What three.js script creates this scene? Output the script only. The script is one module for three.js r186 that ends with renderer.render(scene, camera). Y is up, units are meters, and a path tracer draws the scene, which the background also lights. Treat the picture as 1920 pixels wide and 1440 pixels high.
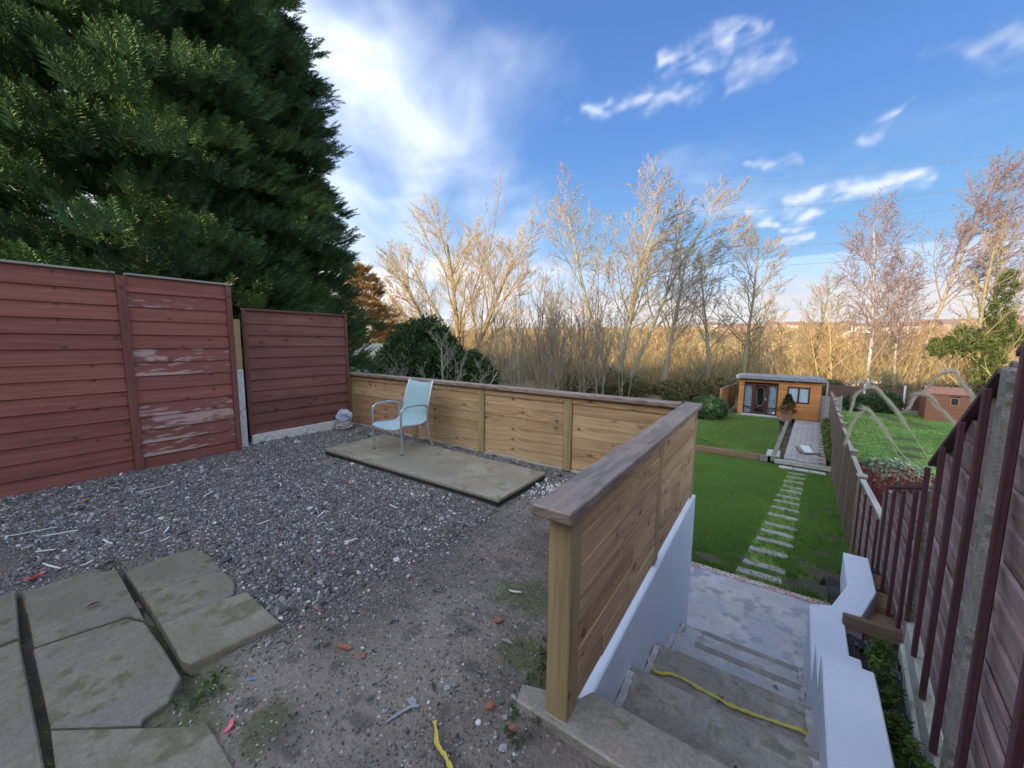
import * as THREE from 'three';
import { mergeGeometries } from 'three/addons/utils/BufferGeometryUtils.js';

// ---------- camera, sky, sun, exposure ----------
const scene = new THREE.Scene();
const camera = new THREE.PerspectiveCamera(90.4, 4 / 3, 0.05, 3000);
camera.rotation.order = 'YXZ';
camera.rotation.set(THREE.MathUtils.degToRad(-6.55), THREE.MathUtils.degToRad(34.3), THREE.MathUtils.degToRad(0.55));
camera.position.set(0, 1.5, 0);
scene.add(camera);
const renderer = new THREE.WebGLRenderer({ antialias: true });
renderer.toneMapping = THREE.LinearToneMapping;
renderer.toneMappingExposure = 2.95;
renderer.shadowMap.enabled = true;

const SUN = new THREE.Vector3(-0.2, 0.2, 0.98).normalize();
const sun = new THREE.DirectionalLight(new THREE.Color().setRGB(1, 0.75, 0.43), 3.3);
sun.position.copy(SUN).multiplyScalar(120).add(new THREE.Vector3(-5, 0, -25));
sun.target.position.set(-5, 0, -25);
sun.castShadow = true;
sun.shadow.mapSize.set(4096, 4096);
Object.assign(sun.shadow.camera, { left: -80, right: 80, top: 60, bottom: -60, near: 1, far: 400 });
sun.shadow.radius = 1;
scene.add(sun, sun.target);

// ---------- random numbers and noise ----------
function rngOf(seed) {
  let a = seed >>> 0;
  return () => { a = (a + 0x6D2B79F5) | 0; let t = Math.imul(a ^ (a >>> 15), 1 | a); t = (t + Math.imul(t ^ (t >>> 7), 61 | t)) ^ t; return ((t ^ (t >>> 14)) >>> 0) / 4294967296; };
}
function hash(x, y, s) {
  let h = (x | 0) * 374761393 + (y | 0) * 668265263 + (s | 0) * 1442695041;
  h = Math.imul(h ^ (h >>> 13), 1274126177); h ^= h >>> 16; h = Math.imul(h, 2246822519); h ^= h >>> 13;
  return (h >>> 0) / 4294967296;
}
const mod = (a, b) => ((a % b) + b) % b;
function noise(x, y, s = 0, px = 0, py = 0) {
  const xi = Math.floor(x), yi = Math.floor(y); let u = x - xi, v = y - yi;
  u = u * u * (3 - 2 * u); v = v * v * (3 - 2 * v);
  const x0 = px ? mod(xi, px) : xi, x1 = px ? mod(xi + 1, px) : xi + 1, y0 = py ? mod(yi, py) : yi, y1 = py ? mod(yi + 1, py) : yi + 1;
  const a = hash(x0, y0, s), b = hash(x1, y0, s), c = hash(x0, y1, s), d = hash(x1, y1, s);
  return a + (b - a) * u + (c - a) * v + (a - b - c + d) * u * v;
}
function fbm(x, y, oct = 4, s = 0, px = 0, py = 0) {
  let a = 0.5, t = 0, n = 0;
  for (let i = 0; i < oct; i++) { t += a * noise(x, y, s + i * 17, px, py); n += a; a *= 0.5; x *= 2; y *= 2; px *= 2; py *= 2; }
  return t / n;
}
const sstep = (a, b, x) => { const t = Math.min(1, Math.max(0, (x - a) / (b - a))); return t * t * (3 - 2 * t); };
const lerp = (a, b, t) => a + (b - a) * t;
const mix3 = (a, b, t) => [lerp(a[0], b[0], t), lerp(a[1], b[1], t), lerp(a[2], b[2], t)];

// ---------- the sky: clear winter blue, thin cloud thicker towards the sun ----------
function skyColour(x, y, z, out) {
  const el = Math.asin(Math.max(-1, Math.min(1, y))) * 57.29578, be = Math.atan2(x, -z) * 57.29578;
  const e = Math.max(0, el);
  let c = mix3([0.225, 0.27, 0.325], [0.09, 0.185, 0.315], sstep(0, 14, e));
  c = mix3(c, [0.046, 0.112, 0.265], sstep(10, 27, e));
  c = mix3(c, [0.028, 0.075, 0.205], sstep(23, 42, e));
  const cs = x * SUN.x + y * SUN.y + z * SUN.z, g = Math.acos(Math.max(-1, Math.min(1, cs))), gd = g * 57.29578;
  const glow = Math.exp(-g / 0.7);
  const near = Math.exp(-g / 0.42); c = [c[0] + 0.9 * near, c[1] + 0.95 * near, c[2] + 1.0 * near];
  // cloud sheet, seen in perspective; thins out with the angle from the sun
  const k = 1 / (Math.max(0, y) + 0.13), qx = x * k, qz = z * k;
  const rx = qx * 0.94 + qz * 0.34, rz = -qx * 0.34 + qz * 0.94;
  const w = fbm(rx * 0.7 + 3, rz * 0.7, 3, 5) - 0.5;
  const n = fbm(rx * 0.9 + w * 2.2, rz * 1.15 + w * 1.8 + 7, 6, 11), n2 = fbm(rx * 1.9 + w * 2.6, rz * 2.9 + w * 3, 5, 37);
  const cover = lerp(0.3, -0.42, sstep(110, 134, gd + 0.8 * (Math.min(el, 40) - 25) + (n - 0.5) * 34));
  const n3 = fbm(rx * 4.5 + w * 4, rz * 7 + w * 5, 4, 47);
  let d = sstep(0.36, 0.76, n * 0.58 + n2 * 0.3 + n3 * 0.12 + cover * 0.5);
  d *= 0.42 + 0.55 * n2 + 0.28 * n3;
  // low bank near the horizon
  const low = sstep(0.42, 0.72, fbm(be * 0.055, el * 0.35 + w, 5, 61) + 0.16 * sstep(9, 2, el) - 0.3 * sstep(9, 15, el)) * sstep(20, 8, el) * 0.8;
  // separate wisps and small clouds
  let wp = 0;
  if (be > -34 && be < 24 && el > 5 && el < 42) {
    const b2 = be + (fbm(be * 0.2, el * 0.25, 5, 71) - 0.5) * 8, e2 = el + (fbm(be * 0.2 + 9, el * 0.25, 5, 73) - 0.5) * 5;
    for (const [b0, e0, b1, e1, wd, st] of WISPS) {
      const vx = b1 - b0, vy = e1 - e0, t = Math.max(0, Math.min(1, ((b2 - b0) * vx + (e2 - e0) * vy) / (vx * vx + vy * vy)));
      const r = Math.hypot(b2 - b0 - vx * t, e2 - e0 - vy * t) / (1.5 * wd * (0.35 + 0.65 * Math.sin(Math.PI * (0.12 + 0.76 * t))));
      wp = Math.max(wp, st * Math.pow(sstep(1, 0, r), 1.5) * sstep(0.12, 0.95, fbm(be * 0.45 + el * 0.5, el * 1.3 - be * 0.35, 5, 83)) * 1.5);
    }
  }
  const a = Math.min(0.96, Math.max(0, 1 - (1 - Math.min(0.9, d)) * (1 - Math.min(0.9, low)) * (1 - Math.min(0.9, wp))));
  const b = 0.26 * (0.84 + 0.3 * n2) * (1 + 11 * glow);  // cloud brightness raised towards the sun, out of view, to fill the shade
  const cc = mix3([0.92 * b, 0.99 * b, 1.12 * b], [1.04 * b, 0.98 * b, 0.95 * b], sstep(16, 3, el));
  const r = mix3(c, cc, a), dn = sstep(0, -6, el);
  const gr = [0.16, 0.13, 0.09];
  out[0] = lerp(r[0], gr[0], dn); out[1] = lerp(r[1], gr[1], dn); out[2] = lerp(r[2], gr[2], dn);
}
const WISPS = [[-24.3, 27.9, -11.5, 29.4, 1.5, 0.58], [-14.3, 32, -4.8, 32.4, 1.6, 0.58], [-8.5, 29.5, -1, 30.2, 1.3, 0.42], [0.3, 16.1, 12.2, 15.9, 1.1, 0.95], [-4, 14.5, 0.5, 14.9, 0.75, 1.05], [0.8, 14.1, 4.6, 14.8, 0.8, 1.05], [-1, 12.3, 3.4, 12.6, 0.75, 1.0], [5.5, 20.8, 7.9, 21.3, 0.9, 0.6], [-3, 19.5, 2, 19.2, 0.8, 0.5], [12, 25, 17, 24, 1.6, 0.4]];
{
  const W = 2048, H = 1024, data = new Float32Array(W * H * 4), o = [0, 0, 0];
  for (let j = 0; j < H; j++) {
    const th = ((j + 0.5) / H - 0.5) * Math.PI, cy = Math.cos(th), sy = Math.sin(th);
    for (let i = 0; i < W; i++) {
      const ph = ((i + 0.5) / W - 0.5) * 2 * Math.PI, p = (j * W + i) * 4;
      if (sy < -0.12) { data[p] = 0.16; data[p + 1] = 0.13; data[p + 2] = 0.09; data[p + 3] = 1; continue; }
      skyColour(Math.cos(ph) * cy, sy, Math.sin(ph) * cy, o);
      data[p] = o[0]; data[p + 1] = o[1]; data[p + 2] = o[2]; data[p + 3] = 1;
    }
  }
  const t = new THREE.DataTexture(data, W, H, THREE.RGBAFormat, THREE.FloatType);
  t.mapping = THREE.EquirectangularReflectionMapping; t.magFilter = t.minFilter = THREE.LinearFilter; t.needsUpdate = true;
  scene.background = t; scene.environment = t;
}

// ---------- naming and tagging ----------
const taken = new Map();
function numbered(name) { const n = taken.get(name) || 0; taken.set(name, n + 1); return n ? name + '_' + String(n).padStart(3, '0') : name; }
function tag(o, label, category, group, kind) {
  o.userData = { label }; if (category) o.userData.category = category; if (group) o.userData.group = group; if (kind) o.userData.kind = kind; return o;
}
function thing(name, label, category, pos = [0, 0, 0], turn = 0, group) {
  const o = new THREE.Group(); o.name = numbered(name); o.position.set(...pos); o.rotation.y = turn; tag(o, label, category, group); scene.add(o); return o;
}
function part(name, geo, mat, parent, pos, rot) {
  const m = new THREE.Mesh(geo, mat); m.name = name; m.castShadow = m.receiveShadow = true;
  if (pos) m.position.set(...pos); if (rot) m.rotation.set(...rot); parent.add(m); return m;
}
function single(name, geo, mat, label, category, pos, turn = 0, group) {
  const m = part(numbered(name), geo, mat, scene, pos, [0, turn, 0]); tag(m, label, category, group); return m;
}
function structure(name, geo, mat, label, pos) {
  const m = part(numbered(name), geo, mat, scene, pos); m.userData = { kind: 'structure' }; if (label) m.userData.label = label; return m;
}
function stuff(name, geo, mat, mats, cols, label, parent = scene) {
  const m = new THREE.InstancedMesh(geo, mat, mats.length); m.name = parent === scene ? numbered(name) : name; m.castShadow = m.receiveShadow = true;
  mats.forEach((t, i) => m.setMatrixAt(i, t)); if (cols) cols.forEach((c, i) => m.setColorAt(i, c));
  m.userData = { kind: 'stuff' }; if (label) m.userData.label = label; parent.add(m); return m;
}
const M4 = (x, y, z, rx, ry, rz, sx, sy = sx, sz = sx) => new THREE.Matrix4().compose(new THREE.Vector3(x, y, z), new THREE.Quaternion().setFromEuler(new THREE.Euler(rx, ry, rz, 'YXZ')), new THREE.Vector3(sx, sy, sz));
const C = (r, g, b) => new THREE.Color().setRGB(r, g, b);

// ---------- textures ----------
function tex(w, h, fn, srgb = true, rx = 1, ry = 1) {
  const d = new Uint8Array(w * h * 4), o = [0, 0, 0];
  for (let j = 0; j < h; j++) for (let i = 0; i < w; i++) {
    fn((i + 0.5) / w, (j + 0.5) / h, o); const p = (j * w + i) * 4;
    for (let k = 0; k < 3; k++) { let v = Math.max(0, Math.min(1, o[k])); if (srgb) v = v <= 0.0031308 ? v * 12.92 : 1.055 * Math.pow(v, 1 / 2.4) - 0.055; d[p + k] = v * 255 + 0.5; }
    d[p + 3] = 255;
  }
  const t = new THREE.DataTexture(d, w, h); t.wrapS = t.wrapT = THREE.RepeatWrapping; t.magFilter = THREE.LinearFilter; t.minFilter = THREE.LinearMipmapLinearFilter; t.generateMipmaps = true;
  if (srgb) t.colorSpace = THREE.SRGBColorSpace; t.repeat.set(rx, ry); t.needsUpdate = true; return t;
}
const grey = (w, h, fn, rx, ry) => tex(w, h, (u, v, o) => { o[0] = o[1] = o[2] = fn(u, v); }, false, rx, ry);
// timber: u runs 2 m along the grain, v 0.5 m across it
function woodMaps(seed, light, dark, knotCol, nKnots, wear, wearCol, streak = 1) {
  const r = rngOf(seed), knots = [];
  for (let i = 0; i < nKnots; i++) knots.push([r() * 2, r() * 0.5, (0.006 + r() * 0.011) * (nKnots > 10 ? 1.35 : 1)]);
  const W = 1024, H = 512, hgt = new Float32Array(W * H);
  const map = tex(W, H, (u, v, o) => {
    const x = u * 2, y = v * 0.5; let yy = y, kn = 0, ring = 0;
    for (const [kx, ky, kr] of knots) {
      let dx = x - kx; dx -= Math.round(dx / 2) * 2; let dy = y - ky; dy -= Math.round(dy / 0.5) * 0.5;
      const q = Math.exp(-(dx * dx) / (kr * kr * 30)) * Math.exp(-(dy * dy) / (kr * kr * 10)); yy += q * kr * 2.2 * Math.sign(dy);
      const dd = Math.hypot(dx * 0.75, dy) / kr; kn = Math.max(kn, sstep(1.1, 0.6, dd)); ring = Math.max(ring, 0.5 * sstep(2.6, 1.0, dd));
      kn = Math.max(kn, 0.35 * Math.exp(-(dy * dy) / (kr * kr * 0.5)) * sstep(0.09, 0.0, Math.abs(dx)));
    }
    const g1 = fbm(x * 1.5, yy * 48, 4, seed, 3, 24), g2 = noise(x * 6, yy * 300, seed + 3, 12, 150), g3 = fbm(x * 2, yy * 6, 3, seed + 9, 4, 3);
    let t = 0.55 * g1 + 0.2 * g2 + 0.35 * (g3 - 0.5) + 0.12; t = (t - 0.5) * streak + 0.5; t = sstep(0.12, 0.92, t);
    let c = mix3(light, dark, t); c = mix3(c, knotCol, Math.max(kn * 0.92, ring * 0.5)); if (nKnots > 10) c = mix3(c, knotCol, 0.45 * sstep(0.66, 0.8, fbm(x * 1.5 + 5, yy * 40, 4, seed + 41, 3, 20)));
    if (wear) { const wv = fbm(x * 9, yy * 44, 5, seed + 21, 18, 22), wz = fbm(x * 2, y * 8, 3, seed + 31, 4, 4); const a = sstep(0.62 - wear * 0.2, 0.76 - wear * 0.2, wv * 0.62 + wz * 0.45); c = mix3(c, wearCol, a * 0.6); }
    o[0] = c[0]; o[1] = c[1]; o[2] = c[2];
    const i = Math.min(W - 1, Math.floor(u * W)), j = Math.min(H - 1, Math.floor(v * H)); hgt[j * W + i] = 0.7 - 0.5 * t + 0.25 * kn;
  }, true, 0.5, 2);
  const bump = grey(W, H, (u, v) => hgt[Math.min(H - 1, Math.floor(v * H)) * W + Math.min(W - 1, Math.floor(u * W))], 0.5, 2);
  return { map, bump };
}
const woodTemplates = [4, 4, 8, 8, 15, 15].map((n, i) => woodMaps(900 + i * 37, [1, 1, 1], [0.53, 0.48, 0.45], [0.2, 0.16, 0.15], n, 0, null, i % 2 ? 1.15 : 0.95));
function woodMat(seed, light, dark, knotCol, nKnots = 9, o = {}) {
  if (!o.wear) { const t = woodTemplates[(nKnots < 6 ? 0 : nKnots < 11 ? 2 : 4) + (seed % 2)]; return new THREE.MeshStandardMaterial({ color: C(...light), map: t.map, bumpMap: t.bump, bumpScale: o.bump || 0.0025, roughness: o.rough ?? 0.8 }); }
  const { map } = woodMaps(seed, light, dark, knotCol, nKnots, o.wear, o.wearCol, o.streak || 1);
  return new THREE.MeshStandardMaterial({ map, bumpMap: woodTemplates[2].bump, bumpScale: o.bump || 0.0025, roughness: o.rough ?? 0.8 });
}
// a sheet of mottled mineral surface; uv in metres, tile metres
const bumpBy = new Map();
function stoneBump(tile) { const k = tile > 3 ? 9 : tile > 0.9 ? 1.3 : 0.5; if (!bumpBy.has(k)) { const N = 512, p = 12; bumpBy.set(k, grey(N, N, (u, v) => 0.5 * fbm(u * p, v * p, 4, 50, p, p) + 0.35 * noise(u * 170, v * 170, 51, 170, 170) + 0.15 * noise(u * 64, v * 64, 52, 64, 64), 1 / k, 1 / k)); } return bumpBy.get(k); }
let stoneShared = null;
function stoneMat(seed, cols, tile, o = {}) {
  if (o.n && o.n <= 256 && !o.own) { // small or far pieces share one speckled surface and take their own tint
    if (!stoneShared) { stoneShared = stoneMat(888, [[0.72, 0.72, 0.72], [0.92, 0.91, 0.9], [0.6, 0.59, 0.57]], 0.8, { grain: 0.3 }); }
    const c = mix3(cols[0], cols[1], 0.6).map((v) => v / 0.78); return new THREE.MeshStandardMaterial({ color: C(...c), map: stoneShared.map, bumpMap: stoneShared.bumpMap, bumpScale: o.bump ?? 0.004, roughness: o.rough ?? 0.88 });
  }
  const N = o.n || 512, p = 6;
  const map = tex(N, N, (u, v, out) => {
    const a = fbm(u * p, v * p, 5, seed, p, p), b = fbm(u * p * 3, v * p * 3, 4, seed + 5, p * 3, p * 3), g = noise(u * N / 2.5, v * N / 2.5, seed + 8), g2 = noise(u * N / 6, v * N / 6, seed + 10);
    let c = mix3(cols[0], cols[1], sstep(0.3, 0.7, a)); if (cols[2]) c = mix3(c, cols[2], sstep(0.52, 0.68, b * 0.6 + a * 0.4)); if (cols[3]) c = mix3(c, cols[3], sstep(0.58, 0.7, fbm(u * p + 40, v * p + 20, 5, seed + 31, p, p)));
    const s = 1 + (o.grain || 0.25) * ((g - 0.5) + (g2 - 0.5) * 0.7);
    out[0] = c[0] * s; out[1] = c[1] * s; out[2] = c[2] * s;
  }, true, 1 / tile, 1 / tile);
  const bump = stoneBump(tile);
  const m = new THREE.MeshStandardMaterial({ map, bumpMap: bump, bumpScale: o.bump ?? 0.004, roughness: o.rough ?? 0.9 });
  if (o.wet) m.roughnessMap = tex(N, N, (u, v, out) => { const a = fbm(u * p + 3, v * p, 4, seed + 90, p, p); out[0] = 0; out[1] = lerp(1, o.wet, sstep(0.44, 0.6, a)); out[2] = 0; }, false, 1 / tile, 1 / tile);
  return m;
}
const plain = (r, g, b, rough = 0.8, extra = {}) => new THREE.MeshStandardMaterial({ color: C(r, g, b), roughness: rough, ...extra });

// ---------- geometry helpers ----------
function setUV(geo, du = 0, dv = 0, axis = null) { // box-projected uv in metres; u along the longest side
  const g = geo.index ? geo.toNonIndexed() : geo; g.computeBoundingBox(); const s = new THREE.Vector3(); g.boundingBox.getSize(s);
  const dims = [s.x, s.y, s.z], long = axis ?? dims.indexOf(Math.max(...dims)), P = g.attributes.position, uv = new Float32Array(P.count * 2);
  const a = new THREE.Vector3(), b = new THREE.Vector3(), c = new THREE.Vector3(), n = new THREE.Vector3();
  for (let i = 0; i < P.count; i += 3) {
    a.fromBufferAttribute(P, i); b.fromBufferAttribute(P, i + 1); c.fromBufferAttribute(P, i + 2); n.crossVectors(b.clone().sub(a), c.clone().sub(a));
    const m = [Math.abs(n.x), Math.abs(n.y), Math.abs(n.z)], na = m.indexOf(Math.max(...m)); let ax = [0, 1, 2].filter((k) => k !== na);
    if (ax[1] === long) ax = [ax[1], ax[0]];
    [a, b, c].forEach((p, k) => { const q = [p.x, p.y, p.z]; uv[(i + k) * 2] = q[ax[0]] + du; uv[(i + k) * 2 + 1] = q[ax[1]] + dv + na * 0.13; });
  }
  g.setAttribute('uv', new THREE.BufferAttribute(uv, 2)); return g;
}
function cbox(w, h, d, ch = 0.003, du = 0, dv = 0, axis = null) { // chamfered box centred on the origin
  const x = w / 2, y = h / 2, z = d / 2; ch = Math.min(ch, x * 0.45, y * 0.45, z * 0.45); const pos = [];
  const tri = (a, b, c) => pos.push(...a, ...b, ...c), S = [-1, 1];
  const V = (sx, sy, sz, k) => [sx * (x - (k === 0 ? 0 : ch)), sy * (y - (k === 1 ? 0 : ch)), sz * (z - (k === 2 ? 0 : ch))];
  const quad = (a, b, c, d2, n) => { const e1 = [b[0] - a[0], b[1] - a[1], b[2] - a[2]], e2 = [c[0] - a[0], c[1] - a[1], c[2] - a[2]]; const cr = [e1[1] * e2[2] - e1[2] * e2[1], e1[2] * e2[0] - e1[0] * e2[2], e1[0] * e2[1] - e1[1] * e2[0]]; if (cr[0] * n[0] + cr[1] * n[1] + cr[2] * n[2] > 0) { tri(a, b, c); if (d2) tri(a, c, d2); } else { tri(a, c, b); if (d2) tri(a, d2, c); } };
  for (const s of S) {
    quad(V(s, -1, -1, 0), V(s, 1, -1, 0), V(s, 1, 1, 0), V(s, -1, 1, 0), [s, 0, 0]); quad(V(-1, s, -1, 1), V(1, s, -1, 1), V(1, s, 1, 1), V(-1, s, 1, 1), [0, s, 0]); quad(V(-1, -1, s, 2), V(1, -1, s, 2), V(1, 1, s, 2), V(-1, 1, s, 2), [0, 0, s]);
    for (const t of S) {
      quad(V(s, t, -1, 0), V(s, t, 1, 0), V(s, t, 1, 1), V(s, t, -1, 1), [s, t, 0]); quad(V(s, -1, t, 0), V(s, 1, t, 0), V(s, 1, t, 2), V(s, -1, t, 2), [s, 0, t]); quad(V(-1, s, t, 1), V(1, s, t, 1), V(1, s, t, 2), V(-1, s, t, 2), [0, s, t]);
      for (const r of S) quad(V(s, t, r, 0), V(s, t, r, 1), V(s, t, r, 2), null, [s, t, r]);
    }
  }
  const g = new THREE.BufferGeometry(); g.setAttribute('position', new THREE.Float32BufferAttribute(pos, 3)); g.computeVertexNormals(); return setUV(g, du, dv, axis);
}
function prism(pts, h, ch = 0.004) { // horizontal polygon [x,z] extruded up by h, base at y = 0
  const sh = new THREE.Shape(pts.map(([x, z]) => new THREE.Vector2(x, -z)));
  const g = new THREE.ExtrudeGeometry(sh, { depth: h - 2 * ch, bevelEnabled: ch > 0, bevelSize: ch, bevelThickness: ch, bevelOffset: -ch, bevelSegments: 1, steps: 1 });
  g.translate(0, 0, ch); g.rotateX(-Math.PI / 2); return setUV(g);
}
function tube(pts, r0, r1 = r0, sides = 6, segs = 0, closed = false) {
  const curve = new THREE.CatmullRomCurve3(pts.map((p) => new THREE.Vector3(...p)), closed, 'centripetal'), n = segs || (pts.length - 1) * 3;
  const g = new THREE.TubeGeometry(curve, n, 1, sides, closed), P = g.attributes.position, c = new THREE.Vector3();
  for (let i = 0; i <= n; i++) { curve.getPointAt(i / n, c); const r = lerp(r0, r1, i / n); for (let k = 0; k <= sides; k++) { const j = i * (sides + 1) + k; P.setXYZ(j, c.x + (P.getX(j) - c.x) * r, c.y + (P.getY(j) - c.y) * r, c.z + (P.getZ(j) - c.z) * r); } }
  return g;
}
const at = (g, x, y, z, ry = 0, rx = 0, rz = 0) => { const h = g.clone(); h.applyMatrix4(M4(x, y, z, rx, ry, rz, 1)); return h; };
const join = (list) => mergeGeometries(list.map((g) => { const h = g.index ? g.toNonIndexed() : g; for (const k of Object.keys(h.attributes)) if (!['position', 'normal', 'uv'].includes(k)) h.deleteAttribute(k); if (!h.attributes.uv) h.setAttribute('uv', new THREE.BufferAttribute(new Float32Array(h.attributes.position.count * 2), 2)); return h; }));
// ---------- terrain ----------
const lawnY = (z) => -1.46 - 0.135 * Math.max(0, -5.4 - z);
const fenceX = (z) => 0.9 + 0.0805 * (-3.53 - z);
const nearEarth = (x, z) => x > 2 ? 0 : sstep(-34, -36, z);
function terrainY(x, z) {
  let y;
  if (z > -5.4) y = lerp(-1.5, -0.05, sstep(-5.4, 1.6, z));
  else if (z > -17) y = lawnY(z);
  else if (z > -37) y = -2.88;
  else {
    const d = -z - 37; y = -2.88 - 5.6 * sstep(0, 55, d) + 19 * sstep(85, 420, d) + 8 * sstep(420, 900, d);
    y += (fbm(x * 0.02 + 9, z * 0.02, 4, 401) - 0.5) * 7 * sstep(15, 160, d) + (fbm(x * 0.2, z * 0.2, 3, 409) - 0.5) * 0.5;
    if (x > 20) y += 3 * sstep(20, 160, x) * sstep(60, 200, d);
  }
  if (x < -6.3) y = z > -37 ? Math.max(y, lerp(-2.4, -0.1, sstep(-16, -1, z))) : y;
  if (x > -6.3 && x < 0.97 && z > -5.35 && z < 2.4) y = -1.9;
  else if (x > -6.2 && x < fenceX(z) && z <= -5.35 && z > -30) y -= 0.12;
  return y;
}
function lines(segs) { const a = []; for (const [from, to, st] of segs) for (let v = from; v < to - 1e-6; v += st) a.push(v); a.push(segs[segs.length - 1][1]); return a; }
function sheet(xs, zs, fy, skip) {
  const pos = [], uv = [], idx = []; for (const z of zs) for (const x of xs) { pos.push(x, fy(x, z), z); uv.push(x, -z); }
  const n = xs.length; for (let j = 0; j < zs.length - 1; j++) for (let i = 0; i < n - 1; i++) { if (skip && skip((xs[i] + xs[i + 1]) / 2, (zs[j] + zs[j + 1]) / 2)) continue; const a = j * n + i; idx.push(a, a + n, a + 1, a + 1, a + n, a + n + 1); }
  const g = new THREE.BufferGeometry(); g.setAttribute('position', new THREE.Float32BufferAttribute(pos, 3)); g.setAttribute('uv', new THREE.Float32BufferAttribute(uv, 2)); g.setIndex(idx); g.computeVertexNormals(); return g;
}
const litterMat = stoneMat(701, [[0.13, 0.092, 0.05], [0.19, 0.135, 0.07], [0.085, 0.072, 0.042], [0.085, 0.09, 0.042]], 9, { bump: 0.12, grain: 0.5 });
structure('ground', sheet(lines([[-900, -200, 50], [-200, -40, 8], [-40, -8, 2], [-8, 4, 0.25], [4, 40, 2], [40, 200, 8], [200, 900, 50]]), lines([[-1200, -400, 40], [-400, -120, 10], [-120, -36, 2.5], [-36, -8, 1], [-8, 4, 0.25], [4, 40, 4]]), terrainY), litterMat, 'leaf-strewn earth, woodland floor and far hillside');

// ---------- terrace: earth body and its dirt surface ----------
const bodyMat = stoneMat(31, [[0.17, 0.15, 0.13], [0.22, 0.2, 0.18]], 1.5, { n: 128 });
structure('terrace_body', join([at(cbox(5.5, 1.75, 6.5, 0), -3.37, -0.925, -0.64), at(cbox(1.44, 1.75, 3.7, 0), 0.16, -0.925, 0.72)]), bodyMat, 'earth and masonry under the raised yard');
const gravelness = (x, z) => {
  const w = (fbm(x * 1.7, z * 1.7, 4, 55) - 0.5) * 0.9;
  let a = sstep(-1.62, -2.3, x + w * 0.8) * sstep(-0.45, -0.95, z + w * 0.4);
  a = Math.max(a, sstep(-3.35, -3.75, x + w * 0.5) * (0.45 + 0.55 * sstep(0.1, -0.6, z + w)));
  return a;
};
const moss = [[-1.95, -0.45, 0.22], [-1.5, -0.55, 0.16], [-1.72, -0.3, 0.2], [-0.75, -1.35, 0.12], [-0.9, -1.45, 0.15], [-4.9, -0.35, 0.25], [-1.1, -1.8, 0.25]];
const yardMap = tex(1536, 1536, (u, v, o) => {
  const x = -6.3 + u * 7.3, zz = -(v * 7.3 - 3.2);
  const a = fbm(x * 1.6, zz * 1.6, 5, 61), b = fbm(x * 9, zz * 9, 4, 67), g = hash(Math.floor(u * 1536), Math.floor(v * 1536), 7), g2 = noise(u * 420, v * 420, 8), gr = gravelness(x, zz);
  let c = mix3([0.122, 0.102, 0.086], [0.202, 0.172, 0.146], sstep(0.3, 0.7, a)); c = mix3(c, [0.075, 0.064, 0.058], 0.7 * sstep(0.55, 0.75, b)); c = mix3(c, [0.21, 0.165, 0.14], 0.6 * sstep(0.6, 0.72, fbm(x * 3 + 5, zz * 3, 4, 79)));
  c = mix3(c, [0.1, 0.098, 0.1], gr * 0.75);
  for (const [mx, mz, mr] of moss) { const q = sstep(1, 0.3, Math.hypot(x - mx, zz - mz) / mr + (b - 0.5) * 1.3); c = mix3(c, [0.075, 0.085, 0.028], 0.8 * q); }
  if (x > -3.56 && x < -1.85 && (Math.abs(zz + 0.465) < 0.04 || Math.abs(zz + 0.075) < 0.03)) c = mix3([0.05, 0.045, 0.04], [0.06, 0.07, 0.03], sstep(0.45, 0.6, b));  // soil and moss in the slab joints, shade of the gaps painted in
  const s = 0.72 + 0.3 * g2 + 0.28 * g; o[0] = c[0] * s; o[1] = c[1] * s; o[2] = c[2] * s;
  if (hash(Math.floor(u * 768), Math.floor(v * 768), 17) > 0.985) { const k = 1.7 + g; o[0] *= k; o[1] *= k; o[2] *= k; }
});
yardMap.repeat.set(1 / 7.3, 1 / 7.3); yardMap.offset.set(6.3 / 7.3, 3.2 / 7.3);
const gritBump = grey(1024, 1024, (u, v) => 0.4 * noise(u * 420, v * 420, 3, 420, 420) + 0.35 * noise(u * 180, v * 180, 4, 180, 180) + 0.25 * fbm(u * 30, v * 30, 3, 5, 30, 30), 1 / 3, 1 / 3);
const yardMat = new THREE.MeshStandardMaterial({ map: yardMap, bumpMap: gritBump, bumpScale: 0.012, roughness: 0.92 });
const joint = (x, z) => (x > -3.56 && x < -1.85 ? Math.max(sstep(0.045, 0.02, Math.abs(z + 0.465)), sstep(0.035, 0.012, Math.abs(z + 0.075))) : 0);
const yardY = (x, z) => -0.035 * joint(x, z) + (fbm(x * 2.2, z * 2.2, 4, 91) - 0.5) * 0.035 + (noise(x * 14, z * 14, 93) - 0.5) * 0.008 + 0.012 * gravelness(x, z) - 0.006;
structure('dirt_ground', sheet(lines([[-6.15, 0.9, 0.045]]), lines([[-3.95, 2.6, 0.045]]), yardY, (x, z) => x > -0.6 && z < -1.21), yardMat, 'bare trodden dirt of the raised yard');

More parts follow.
